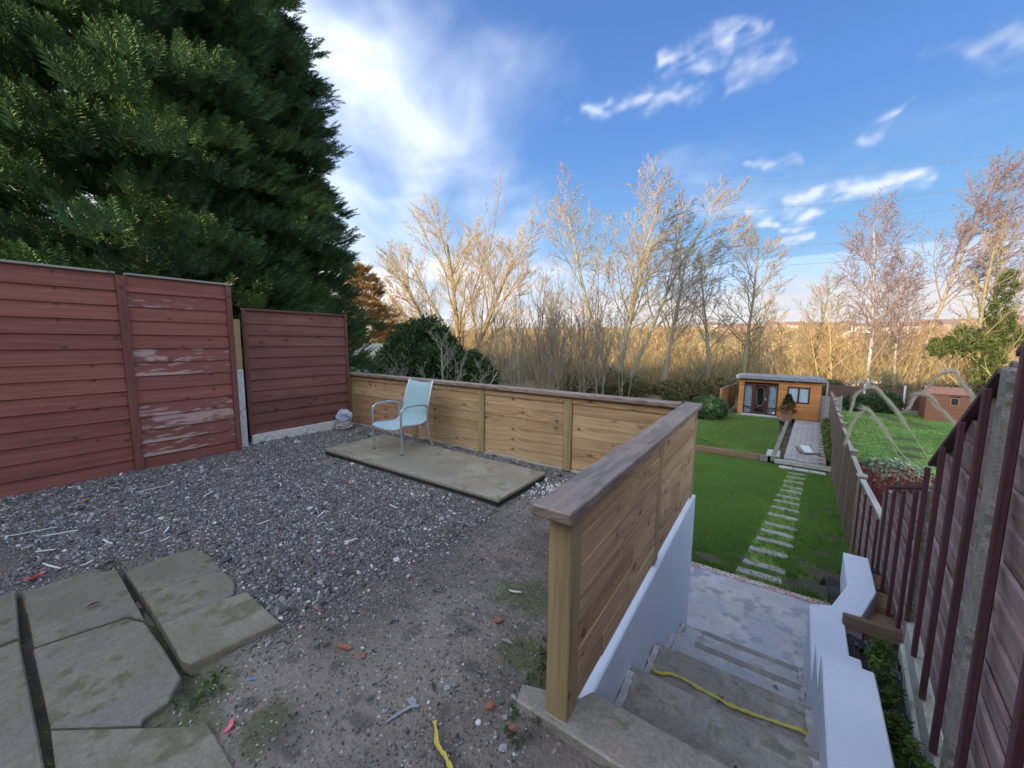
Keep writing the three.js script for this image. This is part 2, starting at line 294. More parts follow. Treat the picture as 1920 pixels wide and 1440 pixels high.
// ---------- lawns ----------
const earthPatch = [[0.62, -5.75, 0.38], [0.35, -5.62, 0.25], [0.75, -6.3, 0.4], [0.85, -7.3, 0.22], [-0.55, -5.75, 0.25], [-0.15, -6.1, 0.14], [0.9, -9.6, 0.2], [1.2, -10.4, 0.25], [1.1, -8.4, 0.22], [0.5, -6.6, 0.18], [-0.9, -8.3, 0.1]];
function grassMap(seed, x0, x1, z0, z1, n, patches, dull = 0) {
  const t = tex(n, n, (u, v, o) => {
    const x = lerp(x0, x1, u), z = lerp(z1, z0, v), a = fbm(x * 0.9, z * 0.9, 4, seed), b = fbm(x * 7, z * 7, 4, seed + 3), g = noise(u * n / 2, v * n / 2, seed + 5);
    let c = mix3([0.115, 0.235, 0.036], [0.18, 0.32, 0.054], sstep(0.3, 0.72, a)); c = mix3(c, [0.035, 0.06, 0.014], 0.6 * sstep(0.52, 0.7, b)); c = mix3(c, [0.15, 0.15, 0.045], (0.35 + dull) * sstep(0.56, 0.74, fbm(x * 2.5, z * 2.5, 4, seed + 7)));
    for (const [mx, mz, mr] of patches) c = mix3(c, [0.07, 0.055, 0.042], 0.92 * sstep(1, 0.6, Math.hypot(x - mx, z - mz) / mr + (b - 0.5) * 1.4));
    const s = 0.65 + 0.7 * g; o[0] = c[0] * s; o[1] = c[1] * s; o[2] = c[2] * s;
  });
  t.repeat.set(1 / (x1 - x0), 1 / (z1 - z0)); t.offset.set(-x0 / (x1 - x0), z1 / (z1 - z0)); return t;
}
const turfBump = grey(512, 512, (u, v) => 0.5 * noise(u * 190, v * 190, 3, 190, 190) + 0.5 * fbm(u * 40, v * 40, 3, 5, 40, 40), 0.5, 0.5);
const turf = (map) => new THREE.MeshStandardMaterial({ map, bumpMap: turfBump, bumpScale: 0.03, roughness: 0.95 });
const lawnHt = (x, z) => lawnY(z) + (fbm(x * 0.8, z * 0.8, 3, 131) - 0.5) * 0.06;
structure('lawn', sheet(lines([[-6, 2.2, 0.2]]), lines([[-17.1, -5.38, 0.15]]), lawnHt, (x, z) => x > fenceX(z) + 0.05), turf(grassMap(141, -6, 2.2, -17.1, -5.38, 1024, earthPatch)), 'sloping green lawn with worn earth patches');
const upperY = -2.76;
structure('upper_lawn', sheet(lines([[-6, 0.52, 0.3]]), lines([[-26.2, -17.02, 0.3]]), (x, z) => upperY + (fbm(x * 0.8, z * 0.8, 3, 133) - 0.5) * 0.06), turf(grassMap(151, -6, 0.52, -26.2, -17.02, 512, [[-1.6, -24.6, 0.9], [-0.8, -25.2, 0.6], [-2, -22.5, 0.5]], 0.15)), 'upper lawn in front of the garden room');
structure('neighbour_lawn', sheet(lines([[1.2, 16, 0.4]]), lines([[-33.2, -5.8, 0.4]]), (x, z) => terrainY(x, z) + 0.09 + (fbm(x * 0.6, z * 0.6, 3, 135) - 0.5) * 0.08, (x, z) => x < fenceX(z) + 0.1), turf(grassMap(161, 1.2, 16, -33.2, -5.8, 512, [[5.5, -31, 0.9], [6.6, -29, 0.6], [6.2, -30, 0.7], [5.2, -24, 0.5], [4.6, -20.5, 0.5], [5, -22, 0.5], [4.2, -18, 0.5]], 0.1)), 'lawn of the garden next door');

// ---------- lower patio, steps, white rendered walls ----------
const patioMat = stoneMat(171, [[0.4, 0.4, 0.39], [0.5, 0.49, 0.47], [0.3, 0.3, 0.31]], 1.7, { wet: 0.3, rough: 0.85, bump: 0.003, grain: 0.15 });
const patio = structure('patio', at(cbox(6.4, 0.3, 1.62, 0.004), -2.4, -1.6, -4.48), patioMat, 'pale damp concrete patio at the foot of the steps');
{
  const cols = [stoneMat(181, [[0.42, 0.27, 0.24], [0.48, 0.32, 0.29]], 0.5, { n: 128 }), stoneMat(182, [[0.45, 0.38, 0.36], [0.52, 0.42, 0.4]], 0.5, { n: 128 })], g = cbox(0.098, 0.06, 0.042, 0.003), r = rngOf(5);
  for (let row = 0; row < 2; row++) for (let i = 0; i < 16; i++) part('edging_brick', g, cols[r() < 0.55 ? 0 : 1], patio, [-0.87 + i * 0.104 + row * 0.05, -1.476 + r() * 0.004, -5.318 - row * 0.048]);
}
const stepMat = stoneMat(191, [[0.24, 0.22, 0.18], [0.33, 0.305, 0.255], [0.18, 0.175, 0.12], [0.27, 0.225, 0.19]], 1.1, { wet: 0.55, bump: 0.006, grain: 0.35 });
const wetStep = stoneMat(195, [[0.4, 0.395, 0.38], [0.48, 0.47, 0.45], [0.33, 0.32, 0.28]], 1.0, { wet: 0.22, rough: 0.75, bump: 0.002, grain: 0.2 });
const mortarMat = stoneMat(197, [[0.55, 0.54, 0.52], [0.4, 0.36, 0.33]], 0.4, { bump: 0.006 });
{
  const st = thing('concrete_steps', 'mossy concrete steps going down beside the white walls to the patio', 'steps', [0, 0, -1.2]);
  part('landing', prism([[-0.77, 0.02], [0.27, 0.02], [0.27, -0.2], [-0.525, -0.2], [-0.56, -0.14], [-0.79, -0.06]], 0.16, 0.008), stepMat, st, [0, -0.125, 0]);
  const Y = [-0.32, -0.58, -0.89, -1.13], Z = [-1.4, -2.02, -2.59, -3.16, -3.67], r = rngOf(9);
  for (let i = 0; i < 4; i++) {
    const z0 = Z[i] + 0.05, z1 = Z[i + 1], x1 = 0.33 + i * 0.03; const g = prism([[-0.534, z0 + 1.2], [x1, z0 + 1.2], [x1, z1 + 1.2 - 0.02], [-0.1, z1 + 1.2 + 0.006], [-0.534, z1 + 1.2]], 0.3 + (1.5 + Y[i]) * 1.02, 0.009);
    part('step', g, i < 2 ? stepMat : wetStep, st, [0, Y[i] - (0.3 + (1.5 + Y[i]) * 1.02), 0]);
    if (i > 0) { const e = cbox(x1 + 0.4, 0.012, 0.085 - 0.01 * i, 0.004, i), P = e.attributes.position; for (let k = 0; k < P.count; k++) if (P.getZ(k) > 0) P.setZ(k, P.getZ(k) + (noise(P.getX(k) * 9, i * 5, 79) - 0.5) * 0.03); part('nosing', e, stepMat, st, [(x1 - 0.4) / 2 + (i > 1 ? 0.05 : 0), Y[i] - 0.002, z1 + 1.2 + 0.035]); }
    for (const [x, w] of [[-0.512, 0.035], [x1 - 0.055, 0.032]]) { // lumpy mortar in the corner against each wall
      const c = new THREE.BoxGeometry(w, 0.04, (z0 - z1) * 0.62, 2, 2, 10), P = c.attributes.position; for (let k = 0; k < P.count; k++) { const n = noise(P.getZ(k) * 30, P.getY(k) * 20 + i * 9, 77 + Math.round(x * 10)); P.setX(k, P.getX(k) + (n - 0.5) * 0.03); P.setY(k, P.getY(k) + (n - 0.5) * 0.03); } c.computeVertexNormals();
      part('mortar', setUV(c), mortarMat, st, [x, Y[i] + 0.006, (z0 + z1) / 2 + 1.2 - 0.06]);
    }
  }
}
const renderMap = tex(512, 512, (u, v, o) => { const a = fbm(u * 5, v * 5, 5, 211, 5, 5), g = noise(u * 200, v * 200, 213), s = 0.93 + 0.07 * a + 0.03 * g, d = sstep(0.66, 0.8, fbm(u * 14, v * 14, 4, 217, 14, 14)) * 0.05; o[0] = 0.64 * s * (1 - d); o[1] = 0.71 * s * (1 - d); o[2] = 0.82 * s * (1 - d * 1.1); }, true, 0.6, 0.6);
const renderMat = new THREE.MeshStandardMaterial({ map: renderMap, bumpMap: gritBump, bumpScale: 0.0006, roughness: 0.75 });
{
  const w = thing('rendered_wall', 'smooth white rendered retaining wall below the side balustrade', 'wall', [-0.56, -1.9, -2.7]);
  part('wall_face', at(cbox(0.06, 1.9, 2.66, 0.006, 0, 0), -0.004, 0.945, 0), renderMat, w);
  part('wall_return', cbox(5.5, 1.86, 0.06, 0.006), renderMat, w, [-2.78, 0.945, -1.32]);
  const p = thing('rendered_parapet', 'white rendered stepped parapet with angled end beside the steps', 'wall', [0.2575, -1.9, -1.2]);
  const B = [[0.35, -1.21, 1.80], [-1.214, -1.575, 1.605], [-1.579, -2.46, 1.345]];
  for (const [a, b, h] of B) { const k = -0.05; const g = prism([[k * a, a], [k * a + 0.205, a], [k * b + 0.205, b], [k * b, b]], h, 0.006); part('parapet_block', g, renderMat, p); }
  part('wing', prism([[0.385, -3.668], [0.525, -3.75], [0.663, -4.146], [0.716, -4.816], [0.9, -4.812], [0.853, -4.165], [0.7, -3.72], [0.592, -3.664]].map(([x, z]) => [x - 0.2575, z + 1.2]), 1.342, 0.006), renderMat, p);
}
// ---------- red timber fence along the yard ----------
const V3 = (n, f) => Array.from({ length: n }, (_, i) => f(i));
const redCols = [[0.285, 0.096, 0.072], [0.17, 0.052, 0.042], [0.07, 0.024, 0.02]];
const redMat = V3(3, (i) => woodMat(300 + i * 7, redCols[0].map((v) => v * (0.92 + i * 0.09)), redCols[1], redCols[2], 7, { rough: 0.72, streak: 0.8 }));
const wornMat = V3(2, (i) => woodMat(330 + i * 7, [0.24, 0.09, 0.075], redCols[1], redCols[2], 5, { wear: 0.62 - i * 0.3, wearCol: [0.5, 0.4, 0.37], rough: 0.8 }));
const capGrey = woodMat(345, [0.36, 0.36, 0.34], [0.2, 0.19, 0.17], [0.1, 0.09, 0.08], 4, { rough: 0.85 });
const battenRed = woodMat(347, [0.2, 0.07, 0.058], [0.13, 0.045, 0.038], [0.06, 0.02, 0.018], 3, { rough: 0.75, streak: 0.7 });
function lapPanel(p, len, y0, rows, pitch, mats, pick, seed, o = {}) { // boards along local z, face towards +x
  const r = rngOf(seed), geos = V3(4, (i) => cbox(0.016, pitch + 0.022, len, 0.002, i * 0.47, i * 0.113));
  for (let i = 0; i < rows; i++) { const m = pick ? pick(i) : mats[Math.floor(r() * mats.length)]; part('board', geos[Math.floor(r() * 4)], m, p, [0.004 + (r() - 0.5) * 0.003, y0 + (i + 0.5) * pitch, 0], [(r() - 0.5) * (o.skew || 0.004), 0, 0.115 + (r() - 0.5) * 0.03]); }
}
{
  const a = thing('timber_fence', 'red-brown lapped fence panel at the left edge under the big conifer', 'fence', [-5.8, 0, 0.065], 0, 'red fence panels');
  lapPanel(a, 2.2, 0.0, 14, 0.153, redMat, null, 1);
  part('capping', cbox(0.075, 0.022, 2.2, 0.003), capGrey, a, [0.0, 2.165, 0]);
  part('upright', cbox(0.05, 2.14, 0.075, 0.004), battenRed, a, [0.03, 1.07, -1.135]);
  const b = thing('timber_fence', 'red-brown lapped fence panel with white scuffed boards', 'fence', [-5.8, 0, -1.58], 0, 'red fence panels');
  const worn = { 1: 0, 2: 0, 3: 0, 4: 1, 7: 0, 8: 1, 12: 1 };
  lapPanel(b, 0.94, 0.0, 14, 0.153, redMat, (i) => (i in worn ? wornMat[worn[i]] : redMat[i % 3]), 2);
  part('capping', cbox(0.075, 0.022, 0.98, 0.003), capGrey, b, [0.0, 2.166, -0.02]);
  part('upright', cbox(0.05, 2.14, 0.055, 0.004), battenRed, b, [0.032, 1.07, -0.46]);
  const c = thing('timber_fence', 'short dark red waney fence panel above a white gravel board', 'fence', [-5.97, 0, -3.01], 0, 'red fence panels');
  const dk = V3(2, (i) => woodMat(360 + i * 5, [0.2, 0.078, 0.066].map((v) => v * (0.9 + 0.15 * i)), [0.105, 0.04, 0.036], [0.035, 0.016, 0.014], 16, { rough: 0.78, streak: 1.1 }));
  lapPanel(c, 1.46, 0.14, 11, 0.156, dk, null, 3, { skew: 0.012 });
  for (const z of [-0.745, 0.745]) part('stile', cbox(0.035, 1.74, 0.042, 0.003), dk[0], c, [0.022, 1.0, z]);
  part('top_rail', cbox(0.05, 0.026, 1.54, 0.003), dk[1], c, [0.012, 1.883, 0]);
  const whiteC = stoneMat(371, [[0.5, 0.52, 0.52], [0.6, 0.6, 0.58], [0.36, 0.38, 0.34]], 0.6, { bump: 0.003 });
  part('gravel_board', cbox(0.04, 0.16, 1.5, 0.005), whiteC, c, [0.03, 0.065, 0]);
  const p = thing('fence_post', 'white painted concrete post with pale timber extension between the red panels', 'post', [-5.92, 0, -2.155]);
  part('concrete_post', cbox(0.08, 1.1, 0.075, 0.008), whiteC, p, [0, 0.53, 0]);
  part('timber_extension', cbox(0.075, 0.66, 0.068, 0.004), woodMat(375, [0.42, 0.31, 0.16], [0.3, 0.2, 0.09], [0.1, 0.06, 0.03], 9), p, [0, 1.41, 0]);
}
// ---------- timber balustrade ----------
const newWood = V3(4, (i) => woodMat(400 + i * 11, [[0.57, 0.375, 0.195], [0.5, 0.315, 0.155], [0.61, 0.415, 0.225], [0.53, 0.34, 0.175]][i], [0.2, 0.1, 0.05], [0.062, 0.03, 0.018], 14, { rough: 0.78, streak: 1.15 }));
const postWood = woodMat(470, [0.4, 0.31, 0.15], [0.2, 0.15, 0.065], [0.1, 0.07, 0.03], 5, { rough: 0.8 });
const capWood = woodMat(480, [0.32, 0.235, 0.175], [0.17, 0.13, 0.105], [0.06, 0.045, 0.038], 8, { rough: 0.34, bump: 0.0015, wear: 0.3, wearCol: [0.1, 0.07, 0.06] });
{
  const b = thing('balustrade', 'low boarded timber balustrade behind the garden chair', 'balustrade', [-3.4, 0, -3.91]);
  part('handrail', cbox(5.4, 0.045, 0.155, 0.006), capWood, b, [0.0, 0.8975, 0.012]);
  const px = [-6.03, -4.42, -3.13, -1.87, -0.68], r = rngOf(21);
  for (let i = 0; i < 4; i++) part('post', cbox(0.093, 0.86, 0.09, 0.005, i * 0.3), postWood, b, [px[i] + 3.4, 0.443, 0.002]);
  for (let i = 0; i < 4; i++) {
    const x0 = px[i] + 0.05, x1 = px[i + 1] - 0.05, L = x1 - x0, pitch = 0.128, gs = V3(3, (k) => cbox(L - 0.004, pitch - 0.004, 0.02, 0.004, k * 0.7 + i * 0.33, k * 0.17));
    for (let k = 0; k < 6; k++) part('board', gs[Math.floor(r() * 3)], newWood[Math.floor(r() * 4)], b, [(x0 + x1) / 2 + 3.4, 0.095 + k * pitch, 0.014 + (r() - 0.5) * 0.005], [0, 0, (r() - 0.5) * 0.003]);
    part('top_rail', cbox(L - 0.004, 0.075, 0.034, 0.004, i), newWood[1], b, [(x0 + x1) / 2 + 3.4, 0.832, 0.024]);
    part('sill', cbox(L - 0.004, 0.028, 0.03, 0.004, i), stoneMat(485 + i, [[0.45, 0.42, 0.34], [0.34, 0.31, 0.25]], 0.7, { n: 128 }), b, [(x0 + x1) / 2 + 3.4, 0.016, 0.03]);
  }
  const s = thing('balustrade', 'boarded timber balustrade running beside the steps above the white wall', 'balustrade', [-0.6, 0, -2.56]);
  part('handrail', cbox(0.155, 0.046, 2.86, 0.006), capWood, s, [0.003, 0.8985, 0.01]);
  const pz = [-1.25, -2.56, -3.915]; for (const z of pz) part('post', cbox(0.093, 0.86, 0.094, 0.005, z), postWood, s, [0, 0.443, z + 2.56]);
  const pc = part('post_foot', cbox(0.099, 0.03, 0.1, 0.004), stoneMat(492, [[0.3, 0.33, 0.3], [0.22, 0.24, 0.2]], 0.5, { n: 128 }), s, [0, 0.024, 1.31]);
  for (let i = 0; i < 2; i++) {
    const za = pz[i] - 0.049, zb = pz[i + 1] + 0.049, pitch = 0.1195;
    for (let k = 0; k < 7; k++) {
      const n = k % 2 ? 2 : 1 + Math.floor(r() * 3); let cuts = [0, ...V3(n - 1, () => 0.2 + 0.6 * r()).sort(), 1];
      for (let q = 0; q < n; q++) { const a = lerp(za, zb, cuts[q]), e = lerp(za, zb, cuts[q + 1]), L = a - e - 0.0025; if (L < 0.03) continue; part('board', cbox(0.02, pitch - 0.004, L, 0.004, r() * 3, r()), newWood[Math.floor(r() * 4)], s, [0.033 + (r() - 0.5) * 0.005, 0.1 + k * pitch, (a + e) / 2 + 2.56], [(r() - 0.5) * 0.004, 0, 0]); }
    }
  }
}
// ---------- concrete base slab with the chair and a bag ----------
const slabMat = stoneMat(501, [[0.24, 0.22, 0.165], [0.32, 0.295, 0.225], [0.19, 0.18, 0.115], [0.27, 0.23, 0.16]], 1.9, { bump: 0.003, rough: 0.6, wet: 0.6, grain: 0.2 });
{
  const s = thing('chair_plinth', 'large flat concrete base with black edge carrying the garden chair', 'slab', [-3.2, 0, -3.05]);
  part('slab_top', prism([[-1.5, 0.45], [1.265, 0.41], [1.262, -0.46], [-1.52, -0.5]], 0.03, 0.004), slabMat, s, [0, 0.052, 0]);
  part('black_edge', prism([[-1.49, 0.44], [1.255, 0.4], [1.252, -0.45], [-1.51, -0.49]], 0.078, 0.003), plain(0.022, 0.022, 0.024, 0.7), s, [0, -0.025, 0]);
}
{
  const ch = thing('garden_chair', 'silver framed garden chair with pale aqua mesh sling', 'chair', [-3.93, 0.082, -3.22], 0.03), alu = plain(0.5, 0.53, 0.58, 0.38, { metalness: 0.75 });
  const weave = grey(256, 256, (u, v) => 0.5 + 0.25 * Math.sin(u * 64 * 6.2832) * Math.sin(v * 64 * 6.2832) + 0.25 * noise(u * 128, v * 128, 5, 128, 128), 6, 6);
  const sling = new THREE.MeshPhysicalMaterial({ map: tex(256, 256, (u, v, o) => { const s = 0.85 + 0.12 * Math.sin(v * 40 * 6.2832) + 0.1 * (noise(u * 128, v * 128, 6, 128, 128) - 0.5); o[0] = 0.42 * s; o[1] = 0.66 * s; o[2] = 0.68 * s; }, true, 4, 4), bumpMap: weave, bumpScale: 0.0012, roughness: 0.75, transmission: 0.25, thickness: 0 });
  const W = 0.265;
  for (const s of [-1, 1]) {
    const x = s * W, f = part('side_frame', join([tube([[x, 0, 0.235], [x, 0.25, 0.238], [x, 0.5, 0.24], [x, 0.562, 0.225], [x, 0.583, 0.17], [x, 0.59, 0.0], [x, 0.565, -0.17], [x - s * 0.004, 0.54, -0.21]], 0.0145, 0.0125, 8, 40), tube([[x, 0, -0.29], [x, 0.16, -0.225], [x, 0.34, -0.195], [x - s * 0.004, 0.54, -0.2]], 0.0135, 0.013, 8, 20)]), alu, ch);
    for (const z of [0.235, -0.29]) part('foot', new THREE.CylinderGeometry(0.0165, 0.0175, 0.025, 10), plain(0.1, 0.1, 0.11, 0.7), ch, [x, 0.011, z]);
    part('sling_rail', tube([[x * 0.9, 0.325, 0.275], [x * 0.9, 0.348, 0.2], [x * 0.9, 0.335, 0.02], [x * 0.9, 0.335, -0.12], [x * 0.9, 0.39, -0.2], [x * 0.88, 0.56, -0.245], [x * 0.85, 0.76, -0.31], [x * 0.83, 0.875, -0.355]], 0.0125, 0.011, 8, 48), alu, ch);
    part('arm_pad', at(cbox(0.034, 0.014, 0.25, 0.006), x, 0.593, 0.06, 0, 0.03), alu, ch);
  }
  for (const [y, z] of [[0.315, 0.19], [0.318, -0.17]]) part('cross_bar', tube([[-W, y, z], [0, y - 0.004, z], [W, y, z]], 0.01, 0.01, 8, 6), alu, ch);
  const prof = [[0.325, 0.278], [0.345, 0.255], [0.35, 0.2], [0.342, 0.1], [0.335, 0.0], [0.336, -0.1], [0.355, -0.165], [0.4, -0.203], [0.48, -0.225], [0.56, -0.245], [0.66, -0.276], [0.76, -0.31], [0.83, -0.337], [0.872, -0.354]];
  const cv = new THREE.CatmullRomCurve3(prof.map(([y, z]) => new THREE.Vector3(0, y, z))), pos = [], uv = [], idx = [], nu = 12, nv = 40;
  for (let j = 0; j <= nv; j++) { const q = cv.getPointAt(j / nv), w = lerp(0.236, 0.217, j / nv); for (let i = 0; i <= nu; i++) { const a = i / nu * 2 - 1, sag = (1 - a * a) * (0.016 + 0.02 * sstep(0.93, 1, j / nv)); pos.push(a * w, q.y - sag * (j / nv < 0.5 ? 1 : j / nv > 0.93 ? 1 : 0.3), q.z - sag * (j / nv > 0.5 ? 0.9 : 0)); uv.push(a * w, j / nv * 1.1); } }
  for (let j = 0; j < nv; j++) for (let i = 0; i < nu; i++) { const a = j * (nu + 1) + i; idx.push(a, a + 1, a + nu + 1, a + 1, a + nu + 2, a + nu + 1); }
  const g = new THREE.BufferGeometry(); g.setAttribute('position', new THREE.Float32BufferAttribute(pos, 3)); g.setAttribute('uv', new THREE.Float32BufferAttribute(uv, 2)); g.setIndex(idx); g.computeVertexNormals(); part('sling', g, sling, ch);
}
function crumple(r, seed, sy = 1) { const g = new THREE.IcosahedronGeometry(r, 5), P = g.attributes.position, v = new THREE.Vector3(); for (let i = 0; i < P.count; i++) { v.fromBufferAttribute(P, i).normalize(); const a = Math.abs(fbm(v.x * 3 + v.z * 2 + 5, v.y * 3.5 - v.z * 2.2, 3, seed) - 0.5) * 1.6, b = Math.abs(fbm(v.x * 7 - v.z * 5, v.y * 8 + v.z * 4, 3, seed + 3) - 0.5); v.multiplyScalar(r * (0.78 + a * 0.7 + b * 0.35)); P.setXYZ(i, v.x, v.y * sy, v.z); } g.computeVertexNormals(); return g; }
{
  const b = thing('plastic_bag', 'crumpled blue-white plastic bag of rubbish in the fence corner', 'bag', [-5.8, 0, -3.55]);
  part('upper_bag', crumple(0.125, 3, 1.05), new THREE.MeshPhysicalMaterial({ color: C(0.5, 0.56, 0.72), roughness: 0.35, transmission: 0.3, thickness: 0 }), b, [0.0, 0.21, -0.02]);
  part('lower_bag', crumple(0.14, 9, 0.6), new THREE.MeshPhysicalMaterial({ color: C(0.4, 0.34, 0.34), roughness: 0.3, transmission: 0.25, thickness: 0 }), b, [0.04, 0.07, 0.01]);
}
// ---------- paving slabs let into the dirt ----------
const flagMat = V3(3, (i) => stoneMat(520 + i * 13, [[0.148, 0.136, 0.096], [0.192, 0.177, 0.132], [0.11, 0.106, 0.06], [0.165, 0.156, 0.13]].map((c) => c.map((v) => v * (0.92 + 0.1 * i))), 1.3, { bump: 0.004, rough: 0.8, grain: 0.3 }));
{
  const S = [
    ['smooth paving slab at the top of the middle row, left of the gravel', [[-3.49, -0.113], [-3.483, -0.3], [-3.364, -0.47], [-2.625, -0.445], [-2.742, -0.4], [-2.82, -0.095]]],
    ['long paving slab with a broken corner beside the mossy dirt', [[-2.805, -0.092], [-2.72, -0.4], [-2.605, -0.442], [-2.298, -0.445], [-2.041, -0.44], [-1.94, -0.37], [-1.93, -0.3], [-1.905, -0.282], [-2.169, -0.085]]],
    ['grey paving slab at the bottom edge of the yard with a clipped corner', [[-2.15, -0.082], [-1.9, -0.272], [-1.843, -0.311], [-1.747, -0.385], [-1.708, -0.43], [-1.565, -0.428], [-1.3, -0.42], [-1.25, -0.07], [-1.7, -0.062]]],
    ['chipped paving slab farthest from the bottom edge, against the gravel', [[-3.284, -0.495], [-3.312, -0.66], [-3.28, -0.842], [-3.073, -0.87], [-2.82, -0.85], [-2.849, -0.776], [-2.93, -0.492]]],
    ['narrow mossy paving slab between two others beside the gravel', [[-2.918, -0.492], [-2.838, -0.77], [-2.807, -0.85], [-2.6, -0.845], [-2.49, -0.8], [-2.475, -0.748], [-2.515, -0.484]]],
    ['raised paving slab with a pale grey corner lying on the loose gravel', [[-2.5, -0.482], [-2.46, -0.74], [-2.414, -0.84], [-2.005, -0.836], [-2.03, -0.727], [-2.078, -0.484], [-2.133, -0.468]]],
    ['dark paving slab at the far left edge of the photograph', [[-3.9, 0.26], [-3.534, -0.085], [-2.99, -0.062], [-3.0, 0.27]].map(([x, z], i) => [[-3.6, 0.27], [-3.55, -0.085], [-2.99, -0.062], [-2.98, 0.27]][i])],
    ['cracked mossy paving slab in the bottom left corner', [[-2.965, 0.27], [-2.955, -0.06], [-2.268, -0.055], [-1.926, -0.052], [-1.9, 0.27]]]];
  const hts = [0.022, 0.02, 0.02, 0.02, 0.024, 0.036, 0.018, 0.014];
  S.forEach(([label, pts], i) => { const cx = pts.reduce((a, p) => a + p[0], 0) / pts.length, cz = pts.reduce((a, p) => a + p[1], 0) / pts.length; single('paving_slab', prism(pts.map(([x, z]) => [x - cx, z - cz]), 0.07, 0.006), flagMat[i % 3], label, 'paving slab', [cx, hts[i] - 0.07, cz], 0, 'paving slabs in the yard').rotation.x = (i === 5 ? 0.02 : 0.004) * (i % 2 ? 1 : -1); });
}
// ---------- gravel, grit and litter ----------
const pebbleGeo = V3(3, (k) => { const g = new THREE.IcosahedronGeometry(1, 0), P = g.attributes.position; for (let i = 0; i < P.count; i++) { const x = P.getX(i), y = P.getY(i), z = P.getZ(i), n = 0.7 + 0.6 * hash(Math.round(x * 50), Math.round(y * 50) + Math.round(z * 50) * 7, k + 3); P.setXYZ(i, x * n, y * n * 0.62, z * n * (0.75 + k * 0.12)); } g.computeVertexNormals(); return g; });
{
  const r = rngOf(77), sets = [[], [], []], cols = [[], [], []], onSlab = (x, z) => (x > -3.55 && x < -1.9 && z > -0.47) || (x > -3.3 && x < -2.03 && z > -0.85 && z < -0.46);
  const pick = () => { const t = r(), s = 0.75 + 0.5 * r(); if (t < 0.46) return C(0.115 * s, 0.112 * s, 0.112 * s); if (t < 0.66) return C(0.23 * s, 0.225 * s, 0.22 * s); if (t < 0.8) return C(0.05 * s, 0.048 * s, 0.05 * s); if (t < 0.9) return C(0.19 * s, 0.15 * s, 0.13 * s); if (t < 0.965) return C(0.5 * s, 0.5 * s, 0.49 * s); return C(0.24 * s, 0.14 * s, 0.11 * s); };
  let n = 0, tries = 0;
  while (n < 118000 && tries++ < 400000) {
    const x = -6.0 + r() * 5.4, z = -3.85 + r() * 4.4; if (onSlab(x, z) || (x > -4.72 && x < -1.93 && z < -2.6 && z > -3.56)) continue;
    const gr = gravelness(x, z), near = Math.hypot(x, z); if (r() > gr * 0.96 + 0.24 + 0.25 * sstep(0.55, 0.7, fbm(x * 3, z * 3, 3, 401))) continue;
    let s = (0.0046 + 0.0075 * r() * r()) * (gr > 0.5 ? 1.12 : 0.62); if (r() < 0.03) s *= 1.5 + 0.9 * r(); if (Math.hypot(x + 1.98, z + 0.95) < 0.28) s *= 1.35;
    const k = Math.floor(r() * 3); sets[k].push(M4(x, yardY(x, z) + s * (0.25 + 0.35 * r()), z, r() * 6, r() * 6, r() * 0.6, s * (0.8 + 0.5 * r()), s, s * (0.8 + 0.5 * r()))); cols[k].push(pick()); n++;
  }
  const pm = new THREE.MeshStandardMaterial({ roughness: 0.72 });
  sets.forEach((s, k) => stuff('gravel', pebbleGeo[k], pm, s, cols[k], ['loose grey gravel over the yard', 'dark and white chippings in the gravel', 'small pebbles in the gravel and dirt'][k]));
  // white mortar chips by the far corner of the base
  const cs = [], cc = []; for (let i = 0; i < 240; i++) { const x = -1.75 + (r() + r() - 1) * 0.28, z = -3.3 + (r() + r() - 1) * 0.42, s = 0.006 + 0.022 * r() * r(); cs.push(M4(x, yardY(x, z) + s * 0.4, z, r() * 6, r() * 6, r(), s, s * 0.7, s)); const q = 0.4 + 0.3 * r(); cc.push(C(q, q, q * 0.97)); }
  stuff('mortar_rubble', pebbleGeo[1], pm, cs, cc, 'white mortar chips beside the concrete base');
}
